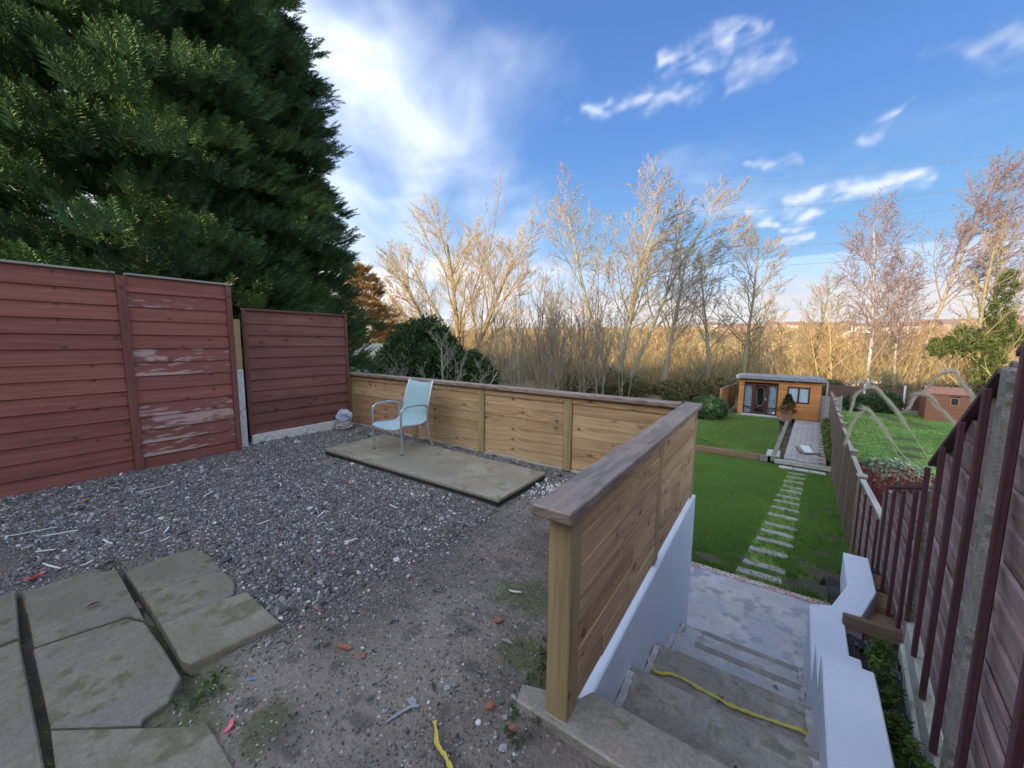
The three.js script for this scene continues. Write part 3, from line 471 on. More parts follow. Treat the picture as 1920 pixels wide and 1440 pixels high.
{
  const r = rngOf(83), white = plain(0.62, 0.65, 0.67, 0.55), flat = (L, w, t = 0.003, bend = 0.006) => { const g = new THREE.BoxGeometry(L, t, w, 8, 1, 1), P = g.attributes.position; for (let i = 0; i < P.count; i++) { const u = P.getX(i) / L; P.setY(i, P.getY(i) + bend * Math.sin(u * 4)); P.setZ(i, P.getZ(i) * (1 - 0.5 * Math.abs(u)) + bend * Math.cos(u * 5)); } g.computeVertexNormals(); return g; };
  const put = (name, geo, mat, label, cat, x, z, turn, group, lift = 0.008) => single(name, geo, mat, label, cat, [x, yardY(x, z) + lift, z], turn, group);
  const ws = [[-4.94, -0.89, -4.9, -1.15], [-4.64, -0.08, -4.51, -0.34], [-3.84, -0.67, -3.84, -0.75], [-4.29, -1.2, -4.36, -1.3], [-2.755, -2.1, -2.626, -2.08], [-3.86, -0.21, -3.67, -0.265], [-3.63, -0.36, -3.655, -0.41], [-5.05, -0.84, -5.1, -0.92], [-3.59, -0.73, -3.6, -0.79], [-4.4, -0.25, -4.3, -0.42], [-3.95, -0.5, -3.8, -0.52], [-3.7, -0.78, -3.78, -0.83], [-5.3, -0.75, -5.22, -0.8], [-4.1, -0.2, -4.02, -0.28], [-3.05, -1.6, -3.1, -1.7], [-3.3, -1.25, -3.28, -1.34], [-4.0, -1.75, -4.1, -1.78], [-2.5, -1.5, -2.45, -1.58], [-1.2, -1.75, -1.13, -1.77], [-5.0, -1.6, -4.95, -1.68]];
  ws.forEach(([x0, z0, x1, z1], i) => { const L = Math.hypot(x1 - x0, z1 - z0), long = i < 2; put('plastic_strip', flat(L, long ? 0.009 : 0.012, 0.004, long ? 0.004 : 0.0022), white, i === 0 ? 'longest white plastic strip lying near the red fence' : i === 1 ? 'long bent white plastic strip at the left edge of the gravel' : i === 4 ? 'lone white sliver on the gravel in front of the concrete base' : 'short white plastic sliver scattered on the gravel', 'litter', (x0 + x1) / 2, (z0 + z1) / 2, Math.atan2(-(z1 - z0), x1 - x0), 'white plastic slivers on the gravel', 0.02); });
  put('plastic_scrap', flat(0.1, 0.03, 0.006, 0.012), plain(0.55, 0.05, 0.03, 0.5), 'bright red plastic scrap beside the paving slabs', 'litter', -3.667, -0.153, 0.9, undefined, 0.02);
  put('plastic_scrap', flat(0.045, 0.016, 0.003, 0.004), plain(0.75, 0.12, 0.16, 0.5), 'small pink plastic scrap on bare dirt near the bottom edge', 'litter', -1.629, -0.475, 2.2);
  put('plastic_scrap', flat(0.022, 0.01, 0.004, 0.001), plain(0.03, 0.22, 0.6, 0.5), 'tiny blue plastic chip on the dirt', 'litter', -1.789, -0.615, 0.4);
  put('plastic_scrap', flat(0.06, 0.035, 0.004, 0.015), plain(0.22, 0.3, 0.62, 0.4), 'pale blue crumpled scrap near the red fence', 'litter', -5.17, -0.61, 0.4, undefined, 0.02);
  put('orange_peel', flat(0.12, 0.03, 0.004, 0.012), plain(0.42, 0.24, 0.06, 0.7), 'ochre dried peel near the foot of the red fence', 'litter', -5.05, -0.527, 1.2, undefined, 0.02);
  const brick = stoneMat(551, [[0.24, 0.095, 0.06], [0.28, 0.12, 0.08], [0.18, 0.07, 0.05]], 0.2, { n: 128 });
  const frag = (s, a, b, k) => { const g = new THREE.IcosahedronGeometry(s, 1), P = g.attributes.position; for (let i = 0; i < P.count; i++) { const n = 0.75 + 0.5 * hash(Math.round(P.getX(i) * 900), Math.round(P.getY(i) * 900) + Math.round(P.getZ(i) * 900) * 3, k); P.setXYZ(i, P.getX(i) * a * n, P.getY(i) * 0.6 * n, P.getZ(i) * b * n); } g.computeVertexNormals(); return setUV(g); };
  put('brick_fragment', frag(0.02, 2.2, 0.8, 1), brick, 'long broken red brick sliver in the middle of the dirt', 'brick', -1.62, -0.95, 0.3, undefined, 0.01);
  put('brick_fragment', frag(0.014, 1.8, 0.7, 2), brick, 'small orange brick flake next to the long brick sliver', 'brick', -1.497, -0.966, -0.2);
  put('brick_fragment', frag(0.02, 1.3, 0.8, 3), brick, 'red brick shard halfway along the dirt towards the post', 'brick', -1.11, -1.522, 0.8, undefined, 0.01);
  put('brick_fragment', frag(0.02, 1.0, 0.9, 4), brick, 'round red brick lump near the foot of the gate post', 'brick', -0.854, -1.119, 0.8, undefined, 0.01);
  put('brick_fragment', frag(0.017, 1.2, 0.9, 5), brick, 'dark red brick piece beside the concrete landing', 'brick', -0.727, -1.096, 0.2, undefined, 0.01);
  const st = stoneMat(557, [[0.25, 0.25, 0.27], [0.32, 0.31, 0.31]], 0.2, { n: 128 });
  [[-1.14, -0.955, 0.018], [-1.06, -1.08, 0.013], [-1.2, -0.86, 0.011], [-0.8, -1.21, 0.013], [-1.45, -1.7, 0.014], [-1.25, -1.48, 0.013], [-2.2, -1.15, 0.02], [-0.72, -1.02, 0.015], [-1.8, -1.5, 0.016], [-0.95, -1.9, 0.02]].forEach(([x, z, s], i) => put('loose_stone', frag(s, 1.1, 0.9, 20 + i), st, 'grey stone lying loose on the bare dirt', 'stone', x, z, i, 'loose stones on the dirt', s * 0.4));
  // bent metal bracket
  const sh = new THREE.Shape(); sh.moveTo(0, 0); sh.quadraticCurveTo(0.012, 0.05, 0.036, 0.098); sh.quadraticCurveTo(0.02, 0.112, 0.004, 0.106); sh.lineTo(0.003, 0.114); sh.quadraticCurveTo(0.03, 0.124, 0.046, 0.11); sh.lineTo(0.07, 0.118); sh.lineTo(0.07, 0.108); sh.quadraticCurveTo(0.052, 0.098, 0.046, 0.09); sh.quadraticCurveTo(0.022, 0.045, 0.006, -0.002);
  const hk = new THREE.ExtrudeGeometry(sh, { depth: 0.004, bevelEnabled: true, bevelSize: 0.001, bevelThickness: 0.001, bevelSegments: 1 }); hk.rotateX(-Math.PI / 2);
  put('metal_bracket', hk, plain(0.3, 0.34, 0.35, 0.5, { metalness: 0.5 }), 'grey bent metal bracket lying on the dirt', 'bracket', -1.155, -0.835, 0.1, undefined, 0.006);
  const ylw = new THREE.MeshPhysicalMaterial({ color: C(0.5, 0.42, 0.05), roughness: 0.45, side: THREE.DoubleSide });
  const ribbon = (pts, w, seed) => { const cv = new THREE.CatmullRomCurve3(pts.map((p) => new THREE.Vector3(...p))), n = 60, pos = [], idx = []; for (let i = 0; i <= n; i++) { const p = cv.getPointAt(i / n), t = cv.getTangentAt(i / n), sd = new THREE.Vector3(t.z, 0, -t.x).normalize(), tw = (noise(i * 0.35, 3, seed) - 0.5) * 2.4, ww = w * (0.55 + 0.7 * noise(i * 0.4, 9, seed)); for (const [k, hgt] of [[-1, 0], [-0.3, 0.5], [0.3, -0.2], [1, 0.1]]) pos.push(p.x + sd.x * ww * k * Math.cos(tw * 0.6), p.y + 0.006 + Math.abs(ww * k * Math.sin(tw * 0.6)) + hgt * ww * 0.35, p.z + sd.z * ww * k * Math.cos(tw * 0.6)); } for (let i = 0; i < n; i++) for (let k = 0; k < 3; k++) { const a = i * 4 + k; idx.push(a, a + 1, a + 4, a + 1, a + 5, a + 4); } const g = new THREE.BufferGeometry(); g.setAttribute('position', new THREE.Float32BufferAttribute(pos, 3)); g.setIndex(idx); g.computeVertexNormals(); return g; };
  single('yellow_ribbon', ribbon([[-0.505, 0.004, -0.006], [-0.465, 0.002, 0.054], [-0.371, 0, 0.013], [-0.244, 0, 0.021], [-0.141, 0, 0.025], [-0.077, 0, 0.04], [0.032, 0, 0.032], [0.186, 0, 0.002], [0.3, 0.002, -0.01]], 0.014, 5), ylw, 'yellow plastic ribbon stretched across the second step', 'ribbon', [0, -0.578, -2.38]);
  single('yellow_ribbon', ribbon([[-0.99, 0, -0.935], [-0.955, 0, -0.91], [-0.92, 0, -0.88], [-0.86, 0, -0.865], [-0.8, 0, -0.84], [-0.7, 0, -0.8]], 0.008, 8), ylw, 'torn yellow ribbon on the dirt at the bottom edge', 'ribbon', [0, 0.012, 0]);
  // dead leaves
  const leafG = (() => { const s = new THREE.Shape(); s.moveTo(0, 0); s.bezierCurveTo(0.02, 0.012, 0.045, 0.014, 0.07, 0); s.bezierCurveTo(0.045, -0.014, 0.02, -0.012, 0, 0); const g = new THREE.ExtrudeGeometry(s, { depth: 0.0012, bevelEnabled: false, curveSegments: 6 }); g.rotateX(-Math.PI / 2); const P = g.attributes.position; for (let i = 0; i < P.count; i++) P.setY(i, P.getY(i) + Math.abs(P.getZ(i)) * 0.5 + Math.sin(P.getX(i) * 60) * 0.003); g.computeVertexNormals(); return g; })();
  const dl = [plain(0.05, 0.035, 0.028, 0.6), plain(0.26, 0.25, 0.25, 0.6), plain(0.16, 0.1, 0.05, 0.7)];
  put('dead_leaf', leafG, dl[1], 'pale grey curled leaf on the dirt left of the post', 'leaf', -1.03, -1.43, 0.2, undefined, 0.004);
  single('dead_leaf', leafG, dl[0], 'dark wet leaf on the long broken slab, nearer the fence', 'leaf', [-2.97, 0.036, -0.28], 1.9); single('dead_leaf', leafG, dl[0], 'dark wet leaf at the joint between the two middle slabs', 'leaf', [-2.7, 0.036, -0.35], 1.2);
  const spots = []; for (let i = 0; i < 46; i++) spots.push([-2.3 + r() * 1.6, -0.6 - r() * 2, 0]); for (let i = 0; i < 26; i++) { const k = Math.floor(r() * 4); spots.push([-0.45 + r() * 0.7, [-1.65, -2.3, -2.9, -3.4][k] + (r() - 0.5) * 0.3, [-0.32, -0.58, -0.89, -1.13][k] + 0.004]); }
  const lm = spots.map(([x, z, y]) => M4(x, (y || yardY(x, z)) + 0.003, z, 0, r() * 6, 0, 0.3 + 0.45 * r())); stuff('leaf_litter', leafG, dl[0], lm, null, 'scraps of dead leaf over the dirt and steps');
}
// ---------- raked dark fence on the right, with concrete posts ----------
const concPost = stoneMat(601, [[0.22, 0.21, 0.185], [0.3, 0.285, 0.25], [0.16, 0.16, 0.12]], 0.5, { bump: 0.006, grain: 0.5 });
const pinkBoard = V3(3, (i) => woodMat(610 + i * 7, [[0.4, 0.29, 0.285], [0.35, 0.245, 0.245], [0.44, 0.33, 0.32]][i], [0.17, 0.1, 0.1], [0.07, 0.04, 0.04], 10, { rough: 0.75 }));
const plumBatten = woodMat(635, [0.1, 0.04, 0.05], [0.07, 0.03, 0.034], [0.04, 0.018, 0.02], 3, { rough: 0.6 });
const oldWood = V3(2, (i) => woodMat(640 + i * 5, [[0.25, 0.2, 0.15], [0.2, 0.16, 0.13]][i], [0.14, 0.105, 0.08], [0.06, 0.045, 0.035], 7, { rough: 0.85 }));
const paleBoard = stoneMat(651, [[0.44, 0.47, 0.4], [0.52, 0.53, 0.47], [0.3, 0.33, 0.25]], 0.6, { bump: 0.004 });
function board2(pts, t, du, dv) { // upright board: outline [s, y] in the fence plane, thickness t; s runs along -z
  const sh = new THREE.Shape(pts.map(([s, y]) => new THREE.Vector2(s, y))); const g = new THREE.ExtrudeGeometry(sh, { depth: t, bevelEnabled: false }); g.rotateY(Math.PI / 2); return setUV(g, du, dv, 2);
}
// s0 near end, s1 far end, top height at either end; battens at given s
function rakedPanel(name, label, pos, turn, s0, s1, t0, t1, base, battens, mats, batMat, seed, group, topMat = null) {
  const p = thing(name, label, 'fence', pos, turn, group), r = rngOf(seed), pitch = 0.132, L = s1 - s0, top = (s) => lerp(t0, t1, (s - s0) / L) - 0.02;
  for (let y = base, k = 0; y < Math.max(t0, t1) - 0.03; y += pitch, k++) {
    const y2 = y + pitch + 0.018, clip = []; const cutAt = (yy) => s0 + (yy + 0.02 - t0) / (t1 - t0 || 1e-9) * L;
    const poly = [[s0, y], [s1, y], [s1, y2], [s0, y2]]; // clip against the raked top
    for (let i = 0; i < 4; i++) { const a = poly[i], b = poly[(i + 1) % 4], ia = a[1] <= top(a[0]), ib = b[1] <= top(b[0]); if (ia) clip.push(a); if (ia !== ib) { const fa = a[1] - top(a[0]), fb = b[1] - top(b[0]), q = fa / (fa - fb); clip.push([lerp(a[0], b[0], q), lerp(a[1], b[1], q)]); } }
    if (clip.length < 3) continue; const c = y; const g = board2(clip.map(([s, yy]) => [s, yy - c]), 0.014, r() * 2, r());
    part('board', g, mats[Math.floor(r() * mats.length)], p, [0.022 + (r() - 0.5) * 0.006, c, 0], [0, 0, 0.13 + (r() - 0.5) * 0.06]);
  }
  for (const s of battens) { const h = top(s) - base - 0.01; part('batten', cbox(0.024, h, 0.032, 0.004, s), batMat, p, [-0.027, base + h / 2 - 0.005, -s]); }
  const ang = Math.atan2(t1 - t0, L); part('top_rail', cbox(0.06, 0.024, Math.hypot(L, t1 - t0), 0.003), topMat || batMat, p, [0.005, (t0 + t1) / 2 + 0.0, -(s0 + s1) / 2], [ang, 0, 0]);
  return p;
}
const T1 = -7.2 * Math.PI / 180, FA = [0.9, 0, -3.53];
const fpt = (s, t = T1) => [FA[0] - Math.sin(t) * s, FA[2] - Math.cos(t) * s];
function concretePost(label, s, t, y0, y1, w = 0.105) { const [x, z] = fpt(s, t), p = thing('concrete_post', label, 'post', [x, y0, z], t, 'concrete posts of the right fence'); part('shaft', at(cbox(0.1, y1 - y0, w, 0.012), 0.028, (y1 - y0) / 2, 0), concPost, p); part('post_top', at(cbox(0.07, 0.025, w - 0.03, 0.008), 0.028, y1 - y0 + 0.01, 0), concPost, p); return p; }
rakedPanel('timber_fence', 'nearest dark plum fence panel at the right edge, only partly in view', [FA[0], 0, FA[2]], T1, -3.1, -1.47, 2.32, 1.47, -0.2, [-1.6, -2.02, -2.45], pinkBoard, plumBatten, 61, 'plum fence panels');
concretePost('tallest concrete post, near the right edge of the photograph', -1.36, T1, -0.9, 1.42);
rakedPanel('timber_fence', 'plum fence panel with steeply sloping top beside the box shrubs', [FA[0], 0, FA[2]], T1, -1.28, -0.08, 1.4, 0.74, -0.32, [-1.21, -0.86, -0.5, -0.12], pinkBoard, plumBatten, 62, 'plum fence panels');
{ const g = thing('gravel_board', 'pale green-white gravel board under the steep plum panel', 'board', [FA[0], 0, FA[2]], T1); part('board', cbox(0.05, 0.34, 1.18, 0.008), paleBoard, g, [-0.0, -0.5, 0.69]); part('lip', cbox(0.075, 0.12, 1.16, 0.01), paleBoard, g, [-0.006, -0.55, 0.69]); }
concretePost('mossy concrete post where the plum fence drops to its level panel', -0.01, T1, -1.3, 0.57);
const T2 = -4.6 * Math.PI / 180;
rakedPanel('timber_fence', 'level-topped plum fence panel below the pampas plumes', [FA[0], 0, FA[2]], T2, 0.06, 1.42, 0.55, 0.14, -0.72, [0.14, 0.55, 0.95, 1.34], pinkBoard, plumBatten, 63, 'plum fence panels');
concretePost('short concrete post between the two lower plum panels', 1.52, T2, -1.7, 0.05);
rakedPanel('timber_fence', 'plum fence panel with a pale sloping top rail before the red shrub', [FA[0], 0, FA[2]], T2, 1.6, 3.78, -0.25, -0.47, -1.5, [1.68, 2.3, 2.9, 3.6], pinkBoard, plumBatten, 64, 'plum fence panels', woodMat(655, [0.46, 0.46, 0.42], [0.32, 0.31, 0.28], [0.2, 0.19, 0.17], 3));
// farther run: post, panel, post ... beside the lawn
{
  const r = rngOf(65), N = 10, S = V3(N + 1, (i) => 3.92 + i * 1.9), topY = (s) => -0.42 - 0.035 * (s - 4), paleTop = woodMat(658, [0.4, 0.38, 0.33], [0.28, 0.26, 0.22], [0.16, 0.14, 0.12], 4);
  const names = ['first', 'second', 'third', 'fourth', 'fifth', 'sixth', 'seventh', 'eighth', 'ninth', 'tenth', 'eleventh'];
  for (let i = 0; i <= N; i++) {
    const s = S[i], [x, z] = fpt(s, T2), gy = lawnY(z) < -2.86 ? -2.86 : lawnY(z), yt = topY(s) + (r() - 0.5) * 0.1, p = thing('timber_post', names[i] + ' grey timber post along the lawn fence, counted from the white wing wall', 'post', [x, gy - 0.15, z], T2, 'timber posts of the lawn fence');
    part('shaft', cbox(0.09, yt - gy + 0.15, 0.09, 0.008, s), oldWood[i % 2], p, [0, (yt - gy + 0.15) / 2, 0]); part('post_cap', cbox(0.12, 0.03, 0.12, 0.006), paleTop, p, [0, yt - gy + 0.165, 0]);
    if (i < N) { const s1 = S[i + 1], p2 = fpt(s1, T2), b = Math.min(gy, Math.max(-2.86, lawnY(p2[1]))); rakedPanel('timber_fence', names[i] + ' weathered lapped panel of the lawn fence, counted from the white wing wall', [FA[0], 0, FA[2]], T2, s + 0.06, s1 - 0.06, topY(s) - 0.06, topY(s1) - 0.1, b - 0.02, V3(5, (k) => s + 0.1 + k * 0.42), oldWood, oldWood[1], 70 + i, 'weathered panels of the lawn fence', paleTop); }
  }
}
// ---------- planter between the parapet and the fence ----------
const soilMat = stoneMat(661, [[0.028, 0.024, 0.022], [0.05, 0.042, 0.036], [0.02, 0.018, 0.018]], 0.6, { bump: 0.02, grain: 0.6, wet: 0.5 });
structure('planter_soil', sheet(lines([[0.44, 0.96, 0.02]]), lines([[-3.5, 0.5, 0.05]]), (x, z) => -0.6 + (fbm(x * 7, z * 7, 3, 663) - 0.5) * 0.06, (x, z) => x < 0.4625 - 0.05 * (z + 1.2) - 0.01), soilMat, 'black soil of the narrow planting bed');
structure('lower_bed', sheet(lines([[0.6, 1.22, 0.05]]), lines([[-5.35, -3.56, 0.06]]), (x, z) => -0.86 + (fbm(x * 5, z * 5, 3, 667) - 0.5) * 0.12 - 0.35 * sstep(-4.8, -5.35, z), (x, z) => x > fenceX(z) + 0.02), soilMat, 'dark soil strip behind the angled wall');
single('edging_board', cbox(0.36, 0.1, 0.045, 0.005), woodMat(671, [0.23, 0.16, 0.12], [0.14, 0.1, 0.075], [0.06, 0.04, 0.03], 5), 'brown timber edging board across the planting bed', 'board', [0.745, -0.53, -3.545], 0.0);
{
  const clay = stoneMat(673, [[0.17, 0.1, 0.06], [0.24, 0.15, 0.095], [0.11, 0.07, 0.045]], 0.3, { bump: 0.015, n: 256 });
  const lump = (k) => { const g = new THREE.BoxGeometry(0.2, 0.16, 0.2, 7, 6, 7), P = g.attributes.position, v = new THREE.Vector3(); for (let i = 0; i < P.count; i++) { v.fromBufferAttribute(P, i); const n = 0.86 + 0.3 * fbm(v.x * 9 + k, v.y * 12 + v.z * 9, 3, 675); const l = v.length() / 0.15; P.setXYZ(i, v.x * n * (1.2 - 0.22 * l), v.y * n * (1.15 - 0.15 * l), v.z * n * (1.2 - 0.22 * l)); } g.computeVertexNormals(); return setUV(g); };
  [[0.975, -4.62, 'brown clay lump next to the black bag behind the wing wall'], [0.93, -4.28, 'cracked brown clay lump in the middle of the three'], [0.85, -3.95, 'reddish clay lump nearest the edging board']].forEach(([x, z, l], i) => { const o = single('clay_lump', lump(i * 3.1), clay, l, 'rubble', [x, -0.78, z], i * 0.9, 'clay lumps behind the white wing wall'); o.scale.set(1.15, 1.2, 1.35); });
  single('rubbish_bag', crumple(0.1, 21, 0.8), plain(0.012, 0.012, 0.02, 0.25), 'small black plastic bag wedged behind the white wing wall', 'bag', [1.0, -0.83, -5.02]);
  const film = new THREE.IcosahedronGeometry(1, 3); const fl = [], r = rngOf(12); // torn black membrane
  const fg = (k) => { const g = new THREE.PlaneGeometry(0.19, 0.12, 12, 8); g.rotateX(-Math.PI / 2); const P = g.attributes.position; for (let i = 0; i < P.count; i++) P.setY(i, Math.abs(fbm(P.getX(i) * 16 + k * 5, P.getZ(i) * 16, 3, 681) - 0.5) * 0.13); g.computeVertexNormals(); return g; };
  const fm = new THREE.MeshStandardMaterial({ color: C(0.02, 0.022, 0.032), roughness: 0.28, side: THREE.DoubleSide });
  [[0.71, -3.38, 0.3], [0.69, -3.05, 1.2], [0.75, -2.75, 1.4], [0.8, -3.25, 1.7], [0.7, -2.4, 1.4]].forEach(([x, z, t], i) => single('membrane_scrap', fg(i), fm, ['crumpled black membrane at the far end of the planting bed', 'black membrane fold against the parapet', 'black membrane fold between shrubs and gravel board', 'black membrane scrap beside the edging board', 'black membrane scrap nearest the bottom edge'][i], 'sheeting', [x, -0.585, z], t, 'black membrane in the planting bed'));
}
// ---------- stepping stones ----------
{
  const m = V3(2, (i) => stoneMat(691 + i, [[0.31, 0.3, 0.265], [0.37, 0.355, 0.31], [0.21, 0.22, 0.16]].map((c) => c.map((v) => v * (1 - 0.12 * i))), 0.7, { n: 256, bump: 0.004 }));
  const S = [[0.05, -5.62, 0.5], [0.1, -5.98, 0.49], [0.15, -6.6, 0.49], [0.23, -7.2, 0.5], [0.28, -7.75, 0.48], [0.34, -8.25, 0.49], [0.39, -9.0, 0.5], [0.45, -9.7, 0.5], [0.5, -10.45, 0.5], [0.55, -11.15, 0.5], [0.64, -11.95, 0.46], [0.7, -12.6, 0.44], [0.74, -13.5, 0.5], [0.86, -14.4, 0.48], [0.93, -15.3, 0.48]];
  const w = ['nearest', 'second', 'third', 'fourth', 'fifth', 'sixth', 'seventh', 'eighth', 'ninth', 'tenth', 'eleventh', 'twelfth', 'thirteenth', 'fourteenth', 'farthest'], r = rngOf(14);
  S.forEach(([x, z, L], i) => { const o = single('stepping_stone', prism([[-L / 2, 0.085], [L / 2, 0.09], [L / 2 - 0.01, -0.085], [0.05, -0.092], [-L / 2 + 0.012, -0.08]], 0.06, 0.008), m[i % 2], w[i] + ' stepping stone of the line across the lawn' + (i === 0 || i === 14 ? '' : ', counted from the patio'), 'stepping stone', [x, lawnHt(x, z) - 0.032, z], (r() - 0.5) * 0.08, 'stepping stones across the lawn'); o.rotation.x = -0.13; });
}
// ---------- upper garden: sleepers, path ----------
const sleeper = V3(2, (i) => woodMat(711 + i * 3, [[0.36, 0.23, 0.13], [0.3, 0.2, 0.12]][i], [0.2, 0.12, 0.07], [0.08, 0.05, 0.03], 8));
const greySl = woodMat(719, [0.27, 0.255, 0.24], [0.17, 0.16, 0.15], [0.1, 0.09, 0.08], 5);
[[-3.75, -17.16, 2.4, 0.012], [-1.35, -17.07, 2.38, 0.02], [-0.02, -17.02, 0.26, 0]].forEach(([x, z, L, a], i) => single('timber_sleeper', cbox(L, 0.24, 0.12, 0.01, i), i === 2 ? greySl : sleeper[i], ['brown sleeper edging the upper lawn behind the balustrade corner', 'brown sleeper edging the upper lawn, ending at the corner slab', 'short grey sleeper end beside the corner slab'][i], 'sleeper', [x, -2.86, z], a, 'sleepers edging the upper lawn'));
single('timber_sleeper', cbox(0.16, 0.2, 9.2, 0.01), greySl, 'long grey sleeper between the upper lawn and the path', 'sleeper', [0.62, -2.8, -21.5], -0.075, 'sleepers edging the upper lawn');
{
  const pv = V3(2, (i) => stoneMat(721 + i * 3, [[0.3, 0.29, 0.285], [0.36, 0.34, 0.32], [0.25, 0.2, 0.175]].map((c) => c.map((v) => v * (1 - i * 0.12))), 0.8, { n: 256, wet: 0.4 }));
  const path = structure('garden_path', at(cbox(1.14, 0.16, 9.4, 0.004), 1.53, -2.85, -21.6, -0.075), stoneMat(727, [[0.12, 0.11, 0.1], [0.16, 0.145, 0.13]], 0.8, { n: 128 }), 'block path to the garden room');
  const g = cbox(0.196, 0.05, 0.265, 0.005), r = rngOf(31), mm = []; const rows = 34; // one block each, running bond
  for (let j = 0; j < rows; j++) for (let i = 0; i < 6; i++) { const lx = -0.5 + i * 0.2 + (j % 2 ? 0.0 : 0.02), lz = 4.5 - j * 0.27; if (lx > 0.5) continue; const c = Math.cos(-0.075), s = Math.sin(-0.075); part('paving_block', g, pv[r() < 0.6 ? 0 : 1], path, [1.53 + lx * c + lz * s, -2.768 + r() * 0.004, -21.6 - lx * s + lz * c], [0, -0.075, 0]); }
  single('path_kerb', cbox(0.06, 0.14, 9.3, 0.006), stoneMat(731, [[0.3, 0.17, 0.14], [0.38, 0.23, 0.19]], 0.8, { n: 128 }), 'reddish kerb along the hedge side of the path', 'kerb', [2.13, -2.8, -21.6], -0.075);
  const fl = stoneMat(733, [[0.4, 0.4, 0.38], [0.47, 0.46, 0.43]], 0.7, { n: 256 });
  [[0.66, 0.4], [1.1, 0.42], [1.54, 0.42]].forEach(([x, L], i) => single('flagstone', cbox(L, 0.06, 0.34, 0.008), fl, ['left', 'middle', 'right'][i] + ' pale flagstone of three at the foot of the path', 'flagstone', [x, lawnY(-16.25) + 0.03, -16.25 + i * 0.02], 0, 'flagstones at the foot of the path'));
  single('path_kerb', cbox(1.75, 0.16, 0.07, 0.006), fl, 'pale kerb across the near end of the path', 'kerb', [1.2, -2.83, -16.78], -0.02);
  single('corner_slab', cbox(0.42, 0.06, 0.9, 0.008), fl, 'pale slab on the corner of the upper lawn beside the long sleeper', 'flagstone', [0.28, -2.74, -17.55], -0.05);
  const wd = plain(0.2, 0.13, 0.08, 0.8), wb = plain(0.6, 0.63, 0.63, 0.6);
  const dl = thing('broken_board', 'broken white board and timber offcuts lying on the path', 'debris', [1.35, -2.74, -18.6]); part('white_sheet', at(cbox(0.3, 0.02, 0.5, 0.003), 0, 0.1, 0, 0.3, 0.3), wb, dl); part('offcut', at(cbox(0.6, 0.06, 0.08, 0.005), 0.15, 0.03, 0.4, 0.5), wd, dl); part('offcut', at(cbox(0.07, 0.07, 0.9, 0.005), -0.25, 0.06, 0.1, 0.1), wd, dl); part('offcut', at(cbox(0.5, 0.04, 0.05, 0.005), 0.5, 0.02, 0.5, -0.4), wd, dl);
}
